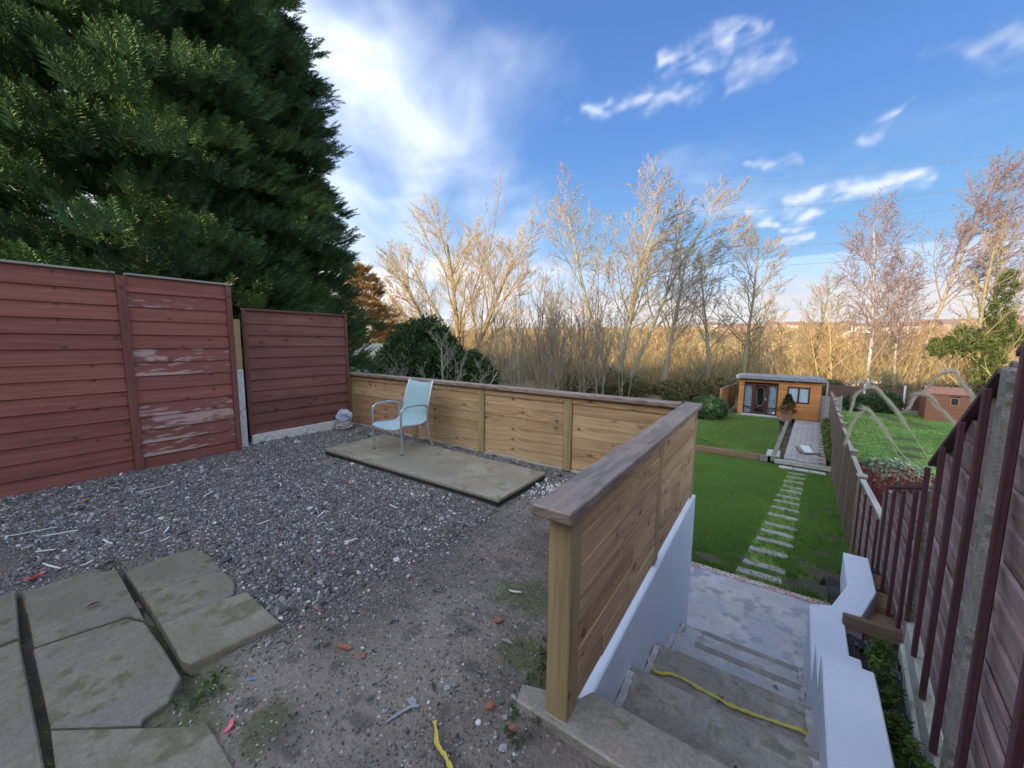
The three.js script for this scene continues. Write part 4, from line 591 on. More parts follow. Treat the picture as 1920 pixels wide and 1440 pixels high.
// ---------- garden room ----------
{
  const gr = thing('garden_room', 'orange boarded garden room with grey roof and dark red door', 'building', [-1.543, -2.78, -26.38]), W = 3.83, D = 3.0, H = 2.08;
  const cl = V3(3, (i) => woodMat(741 + i * 3, [[0.56, 0.245, 0.062], [0.52, 0.22, 0.055], [0.6, 0.27, 0.075]][i], [0.43, 0.165, 0.04], [0.24, 0.09, 0.03], 6, { rough: 0.6, streak: 0.8 }));
  const frame = plain(0.065, 0.014, 0.016, 0.4), glass = new THREE.MeshPhysicalMaterial({ color: C(0.85, 0.9, 0.92), roughness: 0.05, transmission: 1, thickness: 0 }), blind = plain(0.68, 0.72, 0.74, 0.8), roofM = stoneMat(751, [[0.17, 0.18, 0.2], [0.24, 0.25, 0.27], [0.13, 0.135, 0.15]], 1.6, { n: 256, own: 1, wet: 0.3, bump: 0.004 }), trim = plain(0.17, 0.18, 0.2, 0.5);
  const r = rngOf(33), pitch = 0.13, hole = [[0.27, 1.93, 0, 1.9], [2.36, 3.37, 0.93, 1.86]];
  for (let k = 0; k < 16; k++) { // front boards, cut round the openings
    const y0 = 0.02 + k * pitch, y1 = y0 + pitch; let runs = [[0, W]];
    for (const [a, b, c, d] of hole) if (y1 > c + 0.03 && y0 < d - 0.03) runs = runs.flatMap(([p, q]) => (b <= p || a >= q ? [[p, q]] : [[p, a], [b, q]]).filter(([p2, q2]) => q2 - p2 > 0.02));
    for (const [a, b] of runs) part('board', cbox(b - a - 0.002, pitch - 0.006, 0.022, 0.004, r() * 2, r()), cl[Math.floor(r() * 3)], gr, [(a + b) / 2, y0 + pitch / 2, -0.011]);
    part('board', cbox(0.022, pitch - 0.006, D - 0.03, 0.004, r() * 2, r()), cl[Math.floor(r() * 3)], gr, [W + 0.01, y0 + pitch / 2, -D / 2 - 0.02]);
  }
  const inner = plain(0.3, 0.29, 0.27, 0.9);
  part('wall', cbox(0.05, H, D, 0), inner, gr, [0.03, H / 2, -D / 2 - 0.03]); part('wall', cbox(0.05, H, D - 0.1, 0), inner, gr, [W - 0.03, H / 2, -D / 2 - 0.05]); part('wall', cbox(W, H, 0.05, 0), inner, gr, [W / 2, H / 2, -D - 0.06]); part('floor', cbox(W - 0.12, 0.05, D, 0), inner, gr, [W / 2, 0.05, -D / 2 - 0.03]);
  part('base_plinth', cbox(W + 0.06, 0.06, D + 0.1, 0.005), plain(0.05, 0.03, 0.03, 0.8), gr, [W / 2, 0.005, -D / 2]);
  const rf = part('roof', at(cbox(W + 0.34, 0.05, D + 0.55, 0.006), 0, 0, 0, 0, -0.03), roofM, gr, [W / 2, H + 0.21, -D / 2 + 0.02]); part('ceiling', cbox(W - 0.1, 0.04, D, 0), inner, gr, [W / 2, H - 0.02, -D / 2 - 0.04]);
  part('fascia', cbox(W + 0.35, 0.13, 0.03, 0.004), trim, rf, [0, -0.04, D / 2 + 0.29]); part('soffit_board', cbox(W, 0.1, 0.04, 0.004), plain(0.1, 0.03, 0.025, 0.6), rf, [0, -0.15, D / 2 - 0.02]); part('verge', cbox(0.03, 0.13, D + 0.5, 0.004), trim, rf, [W / 2 + 0.185, -0.02, 0]);
  part('wall_lamp', new THREE.SphereGeometry(0.045, 10, 8), plain(0.7, 0.7, 0.68, 0.4), gr, [2.72, H + 0.03, 0.06]);
  const bar = (p, x0, x1, y0, y1, z = 0.012, d = 0.07) => part('frame_bar', cbox(x1 - x0, y1 - y0, d, 0.005), frame, p, [(x0 + x1) / 2, (y0 + y1) / 2, z]);
  const dr = new THREE.Group(); dr.name = 'door'; gr.add(dr); dr.userData = { label: 'dark red glazed door with side lights' };
  for (const [a, b] of [[0.28, 0.33], [0.68, 0.77], [1.42, 1.51], [1.87, 1.92]]) bar(dr, a, b, 0.12, 1.89); bar(dr, 0.33, 0.68, 1.82, 1.89); bar(dr, 0.77, 1.42, 1.8, 1.89); bar(dr, 1.51, 1.87, 1.82, 1.89); bar(dr, 0.33, 0.68, 0.12, 0.17); bar(dr, 1.51, 1.87, 0.12, 0.17); bar(dr, 0.33, 0.68, 0.5, 0.545); bar(dr, 1.51, 1.87, 0.5, 0.545); bar(dr, 0.77, 1.42, 0.12, 0.2); bar(dr, 0.77, 0.86, 0.2, 1.8); bar(dr, 1.33, 1.42, 0.2, 1.8); bar(dr, 0.86, 1.33, 0.44, 0.5);
  for (const [a, b, c, d] of [[0.33, 0.68, 0.17, 0.5], [0.33, 0.68, 0.545, 1.82], [1.51, 1.87, 0.17, 0.5], [1.51, 1.87, 0.545, 1.82], [0.86, 1.33, 0.2, 0.44], [0.86, 1.33, 0.5, 1.8]]) part('pane', cbox(b - a, d - c, 0.008, 0), glass, dr, [(a + b) / 2, (c + d) / 2, 0.0]);
  const oval = []; for (let i = 0; i < 24; i++) { const a = i / 24 * 6.2832; oval.push([1.095 + Math.sign(Math.cos(a)) * Math.pow(Math.abs(Math.cos(a)), 0.6) * 0.19, 1.15 + Math.sign(Math.sin(a)) * Math.pow(Math.abs(Math.sin(a)), 0.6) * 0.55, 0.012]); } part('oval_moulding', tube(oval, 0.014, 0.014, 5, 48, true), plain(0.2, 0.2, 0.19, 0.4), dr);
  part('handle', join([at(cbox(0.035, 0.2, 0.02, 0.004), 1.375, 1.03, 0.056), at(cbox(0.13, 0.022, 0.022, 0.004), 1.32, 1.06, 0.08)]), plain(0.7, 0.7, 0.68, 0.25, { metalness: 0.8 }), dr); part('sticker', cbox(0.09, 0.09, 0.004, 0), plain(0.7, 0.7, 0.68), dr, [1.8, 0.25, 0.008]);
  for (const [a, b] of [[0.33, 0.68], [1.51, 1.87]]) { const g = new THREE.PlaneGeometry(b - a + 0.1, 1.7, 30, 1), P = g.attributes.position; for (let i = 0; i < P.count; i++) P.setZ(i, 0.02 * Math.sin(P.getX(i) * 90)); g.computeVertexNormals(); part('curtain', g, new THREE.MeshStandardMaterial({ color: C(0.42, 0.5, 0.52), roughness: 0.9, side: THREE.DoubleSide }), dr, [(a + b) / 2, 0.98, -0.12]); }
  const wn = new THREE.Group(); wn.name = 'window'; gr.add(wn);
  bar(wn, 2.37, 3.36, 1.79, 1.85); bar(wn, 2.37, 3.36, 0.94, 1.0); bar(wn, 2.37, 2.43, 1.0, 1.79); bar(wn, 3.3, 3.36, 1.0, 1.79); bar(wn, 2.83, 2.91, 1.0, 1.79);
  for (const [a, b] of [[2.43, 2.83], [2.91, 3.3]]) { part('pane', cbox(b - a, 0.79, 0.008, 0), glass, wn, [(a + b) / 2, 1.395, 0]); part('blind', cbox(b - a + 0.04, 0.83, 0.01, 0), blind, wn, [(a + b) / 2, 1.395, -0.06]); }
  part('doorstep', cbox(1.75, 0.1, 0.2, 0.006), plain(0.48, 0.49, 0.5, 0.6), gr, [1.08, 0.05, 0.13]);
  single('concrete_kerb', cbox(2.6, 0.13, 0.3, 0.006), stoneMat(757, [[0.27, 0.28, 0.28], [0.33, 0.33, 0.32]], 1, { n: 128 }), 'grey kerb in front of the garden room door', 'kerb', [-0.3, -2.79, -26.02]);
}
// ---------- trees ----------
class Limbs { // collects tapered polyline limbs as one smooth mesh
  constructor() { this.p = []; this.n = []; this.uv = []; this.i = []; }
  limb(pts, rad, sides) {
    const base = this.p.length / 3, up = new THREE.Vector3(), t = new THREE.Vector3(), a = new THREE.Vector3(), b = new THREE.Vector3(); let len = 0;
    for (let k = 0; k < pts.length; k++) {
      t.subVectors(pts[Math.min(k + 1, pts.length - 1)], pts[Math.max(k - 1, 0)]).normalize(); up.set(Math.abs(t.y) > 0.9 ? 1 : 0, Math.abs(t.y) > 0.9 ? 0 : 1, 0); a.crossVectors(t, up).normalize(); b.crossVectors(t, a);
      if (k) len += pts[k].distanceTo(pts[k - 1]);
      for (let s = 0; s < sides; s++) { const q = s / sides * 6.2832, c = Math.cos(q), d = Math.sin(q), nx = a.x * c + b.x * d, ny = a.y * c + b.y * d, nz = a.z * c + b.z * d, r = rad[k]; this.p.push(pts[k].x + nx * r, pts[k].y + ny * r, pts[k].z + nz * r); this.n.push(nx, ny, nz); this.uv.push(s / sides, len); }
      if (k) for (let s = 0; s < sides; s++) { const A = base + (k - 1) * sides + s, B = base + (k - 1) * sides + (s + 1) % sides; this.i.push(A, B, A + sides, B, B + sides, A + sides); }
    }
  }
  build() { const g = new THREE.BufferGeometry(); g.setAttribute('position', new THREE.Float32BufferAttribute(this.p, 3)); g.setAttribute('normal', new THREE.Float32BufferAttribute(this.n, 3)); g.setAttribute('uv', new THREE.Float32BufferAttribute(this.uv, 2)); g.setIndex(this.i); return g; }
}
// o: h height, r trunk radius, lean [x,z], fork (height share where limbs begin), l1,l2,l3,l4 child counts, spread angles, up tropism, rL length ratios
function bareTree(seed, o) {
  const r = rngOf(seed), trunk = new Limbs(), crown = new Limbs(), V = THREE.Vector3, twig = o.twig || 0.011;
  const grow = (pos, dir, len, rad, lev) => {
    const n = lev === 0 ? 9 : lev === 1 ? 7 : lev === 2 ? 5 : lev === 3 ? 3 : 2, pts = [pos.clone()], rs = [rad], d = dir.clone(), wig = (o.wig || 0.16) * (lev === 0 ? 0.45 : 1), end = Math.max(twig * 0.55, rad * (lev === 0 ? (o.taper || 0.3) : 0.28));
    for (let k = 1; k <= n; k++) { d.x += (r() - 0.5) * wig * 2 + (o.wind || 0) * 0.02 * lev; d.z += (r() - 0.5) * wig * 2; d.y += (r() - 0.5) * wig + (lev === 0 ? 0 : (o.up || 0.1) * (o.droop && lev > 2 ? -o.droop : 1)); d.normalize(); pts.push(pts[k - 1].clone().addScaledVector(d, len / n)); rs.push(lerp(rad, end, Math.pow(k / n, 0.9))); }
    (lev < (o.trunkLev || 2) ? trunk : crown).limb(pts, rs, lev === 0 ? 9 : lev === 1 ? 6 : lev === 2 ? 4 : 3);
    if (lev >= (o.depth || 4)) return; const cnt = o.counts[lev], t0 = lev === 0 ? o.fork : 0.16;
    for (let c = 0; c < cnt; c++) {
      const t = lerp(t0, 1, Math.pow((c + r() * 0.9) / cnt, lev === 0 ? 0.9 : 1)), f = t * n, k = Math.min(n - 1, Math.floor(f)), q = pts[k].clone().lerp(pts[k + 1], f - k), ax = pts[k + 1].clone().sub(pts[k]).normalize();
      const ph = c * 2.4 + r() * 1.3, side = new V(Math.cos(ph), 0, Math.sin(ph)).addScaledVector(ax, -(ax.x * Math.cos(ph) + ax.z * Math.sin(ph))).normalize(), an = (o.angle[lev] || 0.6) * (0.75 + 0.5 * r());
      const nd = ax.clone().multiplyScalar(Math.cos(an)).addScaledVector(side, Math.sin(an)).normalize(), L = len * o.ratio[lev] * (lev === 0 ? lerp(1, 0.5, (t - t0) / (1 - t0 + 1e-6)) : lerp(1, 0.45, t)) * (0.75 + 0.5 * r());
      grow(q, nd, L, Math.max(twig, lerp(rs[k], rs[k + 1], f - k) * (lev === 0 ? 0.48 : 0.52)), lev + 1);
    }
  };
  const stems = o.stems || [[0, 0, 0, 1, 0, 1]];
  for (const [x, z, dx, dy, dz, s] of stems) grow(new V(x, -0.3, z), new V(dx, dy, dz).normalize(), o.h * s * (o.trunkShare || 0.75), o.r * Math.sqrt(s), 0);
  return { trunk: trunk.build(), crown: crown.build() };
}
const barkMap = tex(128, 256, (u, v, o) => { const a = fbm(u * 12, v * 10, 4, 811, 12, 10), b = fbm(u * 4, v * 5, 3, 813, 4, 5), s = 0.55 + 0.6 * a; const c = mix3([0.9, 0.86, 0.78], [0.78, 0.85, 0.5], sstep(0.5, 0.7, b)); o[0] = c[0] * s; o[1] = c[1] * s; o[2] = c[2] * s; }, true, 3, 0.9);
const birchMap = tex(128, 512, (u, v, o) => { const a = fbm(u * 5, v * 40, 4, 821, 5, 40), b = fbm(u * 3, v * 6, 3, 823, 3, 6), d = sstep(0.58, 0.66, a) * 0.8 + sstep(0.62, 0.72, b) * 0.5; o[0] = 0.33 * (1 - d * 0.8); o[1] = 0.315 * (1 - d * 0.8); o[2] = 0.29 * (1 - d * 0.78); }, true, 2, 0.5);
const bark = (r, g, b) => new THREE.MeshStandardMaterial({ color: C(r, g, b), map: barkMap, roughness: 0.92 });
const twigM = (r, g, b) => plain(r, g, b, 0.9);
const B1 = bark(0.29, 0.23, 0.14), T1m = twigM(0.36, 0.27, 0.14), B2 = bark(0.3, 0.28, 0.235), T2m = twigM(0.29, 0.235, 0.16), B3 = new THREE.MeshStandardMaterial({ map: birchMap, roughness: 0.8 }), T3m = twigM(0.2, 0.14, 0.125), B4 = bark(0.27, 0.23, 0.17), T4m = twigM(0.27, 0.215, 0.14);
const GT = 'bare winter trees beyond the gardens';
function addTree(name, label, geo, tm, cm, pos, turn = 0, group = GT, sc = 1) { const t = thing(name, label, 'tree', pos, turn, group); part('trunk', geo.trunk, tm, t); part('crown', geo.crown, cm, t); t.scale.setScalar(sc); return t; }
const P0 = (x, z, dy = 0) => [x, terrainY(x, z) + dy, z];
{
  // broad multi-stemmed willow lit gold
  const w = bareTree(11, { h: 17, r: 0.3, fork: 0.2, trunkShare: 0.72, counts: [10, 10, 9, 7], angle: [0.55, 0.58, 0.55, 0.55], ratio: [0.62, 0.52, 0.46, 0.48], up: 0.045, wig: 0.12, twig: 0.013, stems: [[0, 0, 0.02, 1, 0.05, 1], [0.2, 0.1, 0.34, 1, -0.2, 0.95], [-0.2, 0, -0.42, 1, 0.25, 0.85], [0, -0.2, -0.8, 0.75, 0.6, 0.8]] });
  addTree('willow_tree', 'broad golden willow with many forking stems left of centre', w, B1, T1m, P0(-22.8, -25.3));
  const m = bareTree(12, { h: 17, r: 0.21, fork: 0.32, trunkShare: 0.85, counts: [10, 10, 8, 6], angle: [0.55, 0.65, 0.6, 0.6], ratio: [0.42, 0.5, 0.45, 0.42], up: 0.03, wig: 0.14, twig: 0.012, wind: 0.8, stems: [[0, 0, 0.06, 1, 0.02, 1], [-0.3, 0.1, -0.3, 1, 0.15, 0.95], [0.35, -0.1, 0.32, 1, -0.22, 0.95], [0.1, 0.2, 0.14, 1, 0, 0.8]] });
  addTree('ash_tree', 'tall pale tree with several stems left of the garden room', m, B2, T2m, P0(-9.6, -28.2));
  const f4 = bareTree(13, { h: 12, r: 0.17, fork: 0.35, trunkShare: 0.9, counts: [10, 8, 6, 4], angle: [0.6, 0.6, 0.6, 0.6], ratio: [0.42, 0.5, 0.45, 0.4], up: 0.035, wig: 0.13, twig: 0.012, stems: [[0, 0, 0.17, 1, -0.1, 1], [0.5, 0.3, 0.05, 1, 0, 0.8]] });
  addTree('ash_tree', 'slender tree leaning right just left of the garden room', f4, B2, T2m, P0(-7.2, -31));
  const f5 = bareTree(14, { h: 13.5, r: 0.17, fork: 0.28, trunkShare: 0.92, counts: [18, 9, 7, 4], angle: [0.8, 0.65, 0.6, 0.6], ratio: [0.36, 0.52, 0.48, 0.42], up: 0.045, wig: 0.11, twig: 0.012 });
  addTree('alder_tree', 'straight narrow bare tree standing directly behind the garden room', f5, B4, T4m, P0(-1.8, -36));
  const bi = bareTree(15, { h: 13.5, r: 0.13, fork: 0.24, trunkShare: 0.95, trunkLev: 1, counts: [22, 10, 7, 4], angle: [0.55, 0.6, 0.6, 0.5], ratio: [0.33, 0.55, 0.5, 0.45], up: 0.045, droop: 0.7, wig: 0.13, twig: 0.011 });
  addTree('birch_tree', 'white-trunked birch behind the brown fence next door', bi, B3, T3m, P0(5.6, -35.6));
  const bj = bareTree(16, { h: 16.5, r: 0.15, fork: 0.42, trunkShare: 0.97, trunkLev: 1, counts: [24, 10, 7, 4], angle: [0.6, 0.6, 0.6, 0.5], ratio: [0.25, 0.55, 0.5, 0.45], up: 0.04, droop: 0.8, wig: 0.1, twig: 0.012, wind: 1, stems: [[0, 0, 0.12, 1, 0, 1]] });
  addTree('birch_tree', 'tallest birch leaning right with a trunk tinted sunlit orange', bj, new THREE.MeshStandardMaterial({ map: birchMap, color: C(0.85, 0.7, 0.55), roughness: 0.85 }), T3m, P0(8.3, -39));  // warm sunlight put into the trunk colour
  const g8 = bareTree(17, { h: 13.5, r: 0.18, fork: 0.3, trunkShare: 0.95, counts: [18, 8, 6, 4], angle: [0.6, 0.6, 0.6, 0.5], ratio: [0.32, 0.55, 0.5, 0.45], up: 0.04, wig: 0.12, twig: 0.012 });
  addTree('ash_tree', 'tall bare tree between the leaning birch and the dark evergreen', g8, B4, T3m, P0(11.8, -38));
  addTree('ash_tree', 'bare tree at the far right edge behind the plum fence', f5, B4, T3m, P0(14.6, -36), 1.4, GT, 0.85);
  addTree('alder_tree', 'thin bare tree between the pale tree and the garden room', f5, B2, T2m, P0(-4.4, -36), 2.1, GT, 0.92);
  addTree('alder_tree', 'small bare tree right of the garden room roof', f5, B4, T4m, P0(2.6, -39), 4, GT, 0.72);
  addTree('birch_tree', 'slim young birch left of the white-trunked birch', bi, B3, T3m, P0(7.2, -37.5), 2.2, GT, 0.75);
  // thin saplings rising behind the balustrade
  const sap = V3(3, (i) => bareTree(21 + i, { h: 11, r: 0.045, fork: 0.22, trunkShare: 0.97, counts: [14, 4, 3, 0], depth: 3, angle: [0.5, 0.5, 0.5], ratio: [0.2, 0.5, 0.45], up: 0.12, wig: 0.1, twig: 0.008 }));
  const thick = V3(3, (i) => bareTree(31 + i, { h: 7, r: 0.038, fork: 0.15, trunkShare: 0.95, counts: [9, 5, 3, 0], depth: 3, angle: [0.5, 0.55, 0.55], ratio: [0.36, 0.5, 0.45], up: 0.09, wig: 0.15, twig: 0.011, stems: [[0, 0, 0, 1, 0, 1], [0.25, 0.1, 0.22, 1, 0.1, 0.8], [-0.2, 0.15, -0.25, 1, 0.05, 0.85]] }));
  const greyB = bark(0.27, 0.235, 0.19), greyT = twigM(0.25, 0.205, 0.155);
  [[-12.6, -15.5, 1.15, 'thin pole-like sapling reaching highest left of the willow crown'], [-12.5, -17, 1.0, 'second thin pole-like sapling, right of the highest one'], [-13.4, -17.5, 0.85, 'thin sapling crossing the willow stems'], [-11.9, -18.5, 0.8, 'thin sapling right of the willow'], [-10.9, -20, 0.75, 'thin sapling at the gap before the pale tree']].forEach(([x, z, s, l], i) => addTree('sapling', l, sap[i % 3], greyB, greyT, P0(x, z), i * 1.3, 'thin saplings behind the balustrade', s));
  const r = rngOf(41);
  [[-11.4, -17.5], [-10.9, -18.6], [-10.2, -19.4], [-9.6, -18.8], [-9.9, -20.8], [-8.9, -20.6], [-12, -20.2], [-11, -21.5], [-9, -22.5], [-8.2, -21.8], [-10.2, -22.6], [-7.6, -23.2], [-12.4, -22], [-13.2, -19.5]].forEach(([x, z], i) => addTree('sapling', 'slender upright sapling in the grey thicket behind the balustrade', thick[i % 3], greyB, greyT, P0(x, z), r() * 6, 'saplings of the grey thicket', 0.85 + 0.4 * r()));
  // low bare shrub in front of the dark laurel
  const bs = bareTree(51, { h: 5.6, r: 0.05, fork: 0.15, trunkShare: 0.7, counts: [7, 6, 5, 3], angle: [0.6, 0.6, 0.6, 0.6], ratio: [0.55, 0.5, 0.45, 0.4], up: 0.06, wig: 0.2, twig: 0.006, stems: [[0, 0, 0, 1, 0, 1], [0.15, 0, 0.45, 1, -0.2, 0.9], [-0.15, 0.1, -0.4, 1, 0.3, 0.9]] });
  addTree('bare_shrub', 'pale leafless shrub in front of the dark laurel bush', bs, bark(0.42, 0.4, 0.34), twigM(0.33, 0.31, 0.27), [-9.0, -2.3, -9.2], 0.4, 'shrubs behind the balustrade');
  // wood beyond: individual small golden trees, then a mass of brush
  const woodA = V3(4, (i) => bareTree(61 + i, { h: 9, r: 0.1, fork: 0.18, trunkShare: 0.9, counts: [10, 5, 3, 0], depth: 3, angle: [0.7, 0.65, 0.6], ratio: [0.42, 0.5, 0.5], up: 0.03, wig: 0.16, twig: 0.02, stems: [[0, 0, 0.05, 1, 0, 1], [0.3, 0.2, 0.2 - i * 0.1, 1, 0.1, 0.8]] }));
  const goldB = bark(0.38, 0.31, 0.15), goldT = twigM(0.31, 0.23, 0.11), goldT2 = twigM(0.25, 0.165, 0.09);
  for (let i = 0; i < 64; i++) { const be = (-48 + 66 * ((i + r()) / 64)) / 57.3, d = 37 + 32 * r() * (0.5 + 0.5 * r()), x = Math.sin(be) * d, z = -Math.cos(be) * d; if (z > -33 && x > -7) continue; addTree('woodland_tree', 'small golden bare tree in the wood beyond the gardens', woodA[i % 4], [goldB, greyB, B4, goldB][i % 4], r() < 0.6 ? goldT : goldT2, P0(x, z), r() * 6, 'small trees of the golden wood', 0.55 + 0.45 * r()); }
  const brush = (() => { const b = new Limbs(), q = rngOf(71), V = THREE.Vector3, fork = (p, d, L, rad, lev) => { const m = p.clone().addScaledVector(d, L * 0.5), d2 = d.clone().add(new V((q() - 0.5) * 0.7, (q() - 0.4) * 0.5, (q() - 0.5) * 0.7)).normalize(), e = m.clone().addScaledVector(d2, L * 0.5); b.limb([p, m, e], [rad, rad * 0.75, rad * 0.5], 3); if (lev < 2) for (let i = 0; i < 3; i++) fork(i ? e : m, d2.clone().add(new V((q() - 0.5) * 1.7, (q() - 0.3) * 0.9, (q() - 0.5) * 1.7)).normalize(), L * (0.5 + 0.25 * q()), rad * 0.6, lev + 1); }; for (let i = 0; i < 7; i++) { const a = q() * 6.28; fork(new V((q() - 0.5) * 0.9, 0, (q() - 0.5) * 0.9), new V(Math.cos(a) * 0.6, 0.8, Math.sin(a) * 0.6).normalize(), 0.9 + 0.6 * q(), 0.03, 0); } return b.build(); })();
  const bm = [], bc = []; for (let i = 0; i < 4000; i++) { const be = (-62 + 88 * r()) / 57.3, u = r(), d = i < 800 ? 34 + 26 * u : 50 + 130 * u * u + 20 * r(), x = Math.sin(be) * d, z = -Math.cos(be) * d; if (z > -34.2 && x > -6.5) continue; if (z > -33.8 && d < 24) continue; const s = (0.6 + 0.7 * r()) * (d > 70 ? 1.9 : 1); bm.push(M4(x, terrainY(x, z) - 0.1, z, 0, r() * 6, 0, s, s * (0.8 + 0.7 * r()), s)); const q = 0.7 + 0.6 * r(), t = r(); bc.push(t < 0.5 ? C(0.33 * q, 0.25 * q, 0.12 * q) : t < 0.72 ? C(0.28 * q, 0.19 * q, 0.11 * q) : t < 0.88 ? C(0.22 * q, 0.21 * q, 0.1 * q) : C(0.12 * q, 0.12 * q, 0.07 * q)); }
  stuff('undergrowth', brush, new THREE.MeshStandardMaterial({ roughness: 0.92 }), bm, bc, 'tangled golden brush of the wood and valley');
  const tl = bareTree(67, { h: 8.5, r: 0.075, fork: 0.15, trunkShare: 0.9, counts: [11, 5, 3, 0], depth: 3, angle: [0.65, 0.65, 0.6], ratio: [0.42, 0.5, 0.5], up: 0.03, wig: 0.16, twig: 0.028 }), tg = join([tl.trunk, tl.crown]), tm2 = [], tc2 = [];
  for (let i = 0; i < 620; i++) { const be = (-60 + 84 * r()) / 57.3, d = 58 + 150 * Math.pow(r(), 1.4), x = Math.sin(be) * d, z = -Math.cos(be) * d, s = 0.6 + 0.7 * r(); tm2.push(M4(x, terrainY(x, z) - 0.2, z, 0, r() * 6, 0, s)); const q = 0.75 + 0.5 * r(); tc2.push(r() < 0.65 ? C(0.38 * q, 0.29 * q, 0.14 * q) : C(0.34 * q, 0.21 * q, 0.12 * q)); }
  stuff('far_wood', tg, new THREE.MeshStandardMaterial({ roughness: 0.92 }), tm2, tc2, 'bare trees of the valley wood reading as one mass');
  // far hillside woodland as one mass
  const fm = [], fc = []; for (let i = 0; i < 5200; i++) { const be = (-70 + 100 * r()) / 57.3, d = 130 + 420 * Math.pow(r(), 0.8), x = Math.sin(be) * d, z = -Math.cos(be) * d, s = 1.3 + 1.6 * r(); fm.push(M4(x, terrainY(x, z) - 0.4, z, 0, r() * 6, 0, s, s * (0.9 + 0.7 * r()), s)); const q = 0.7 + 0.5 * r(), t = r(); fc.push(t < 0.6 ? C(0.25 * q, 0.17 * q, 0.1 * q) : t < 0.85 ? C(0.28 * q, 0.21 * q, 0.1 * q) : C(0.1 * q, 0.13 * q, 0.06 * q)); }
  const farBush = (() => { const q = rngOf(73), pos = []; for (let i = 0; i < 260; i++) { const a = q() * 6.28, rr = Math.sqrt(q()) * 1.1, y = q() * 2.4, k = Math.sqrt(Math.max(0.05, 1 - Math.pow((y - 1.1) / 1.5, 2))); const x = Math.cos(a) * rr * k, z = Math.sin(a) * rr * k, s = 0.14; for (let c = 0; c < 3; c++) pos.push(x + (q() - 0.5) * s * 2, y + (q() - 0.5) * s * 3, z + (q() - 0.5) * s * 2); } const g = new THREE.BufferGeometry(); g.setAttribute('position', new THREE.Float32BufferAttribute(pos, 3)); g.computeVertexNormals(); return g; })();
  stuff('hillside_woodland', farBush, new THREE.MeshStandardMaterial({ roughness: 0.95, side: THREE.DoubleSide }), fm, fc, 'brown winter woodland over the far hillside');
}
// ---------- evergreen foliage ----------
function sprayGeo(seed, L, n, w, droop) { // feathery flat spray of narrow scale-leaf fingers
  const q = rngOf(seed), pos = [], tri = (a, b, c) => pos.push(...a, ...b, ...c);
  const axis = (t) => [(Math.sin(t * 3 + seed) * 0.04) * L, t * L * 0.55 - droop * t * t * L * 0.6, t * L];
  for (let i = 0; i < n; i++) {
    const t = 0.06 + 0.94 * i / n, sgn = i % 2 ? 1 : -1, A = axis(t), len = L * (0.42 - 0.3 * t) * (0.8 + 0.5 * q()), az = sgn * (0.75 - 0.35 * t) + (q() - 0.5) * 0.3, B = [A[0] + Math.sin(az) * len, A[1] + len * (0.1 - droop * 0.45) + (q() - 0.5) * len * 0.35, A[2] + Math.cos(az) * len], ww = w * (0.8 + 0.5 * q());
    const mx = lerp(A[0], B[0], 0.55), my = lerp(A[1], B[1], 0.5) + len * 0.07, mz = lerp(A[2], B[2], 0.55), nx = Math.cos(az) * ww, nz = -Math.sin(az) * ww;
    tri(A, [mx + nx, my, mz + nz], B); tri(A, B, [mx - nx, my + (q() - 0.5) * ww, mz - nz]);
    if (q() < 0.75) { const C2 = [mx + Math.sin(az + sgn * 0.6) * len * 0.4, my + (q() - 0.3) * len * 0.25, mz + Math.cos(az + sgn * 0.6) * len * 0.4]; tri([mx - nx * 0.6, my, mz - nz * 0.6], [mx + nx * 0.6, my, mz + nz * 0.6], C2); }
  }
  const e = axis(1), m = axis(0.85); tri([m[0] - w, m[1], m[2]], [m[0] + w, m[1], m[2]], [e[0], e[1] + 0.02, e[2] + L * 0.08]);
  const g = new THREE.BufferGeometry(); g.setAttribute('position', new THREE.Float32BufferAttribute(pos, 3)); g.computeVertexNormals(); return g;
}
const leafMat = new THREE.MeshPhysicalMaterial({ roughness: 0.7, specularIntensity: 0.4, side: THREE.DoubleSide, transmission: 0.12, thickness: 0 });
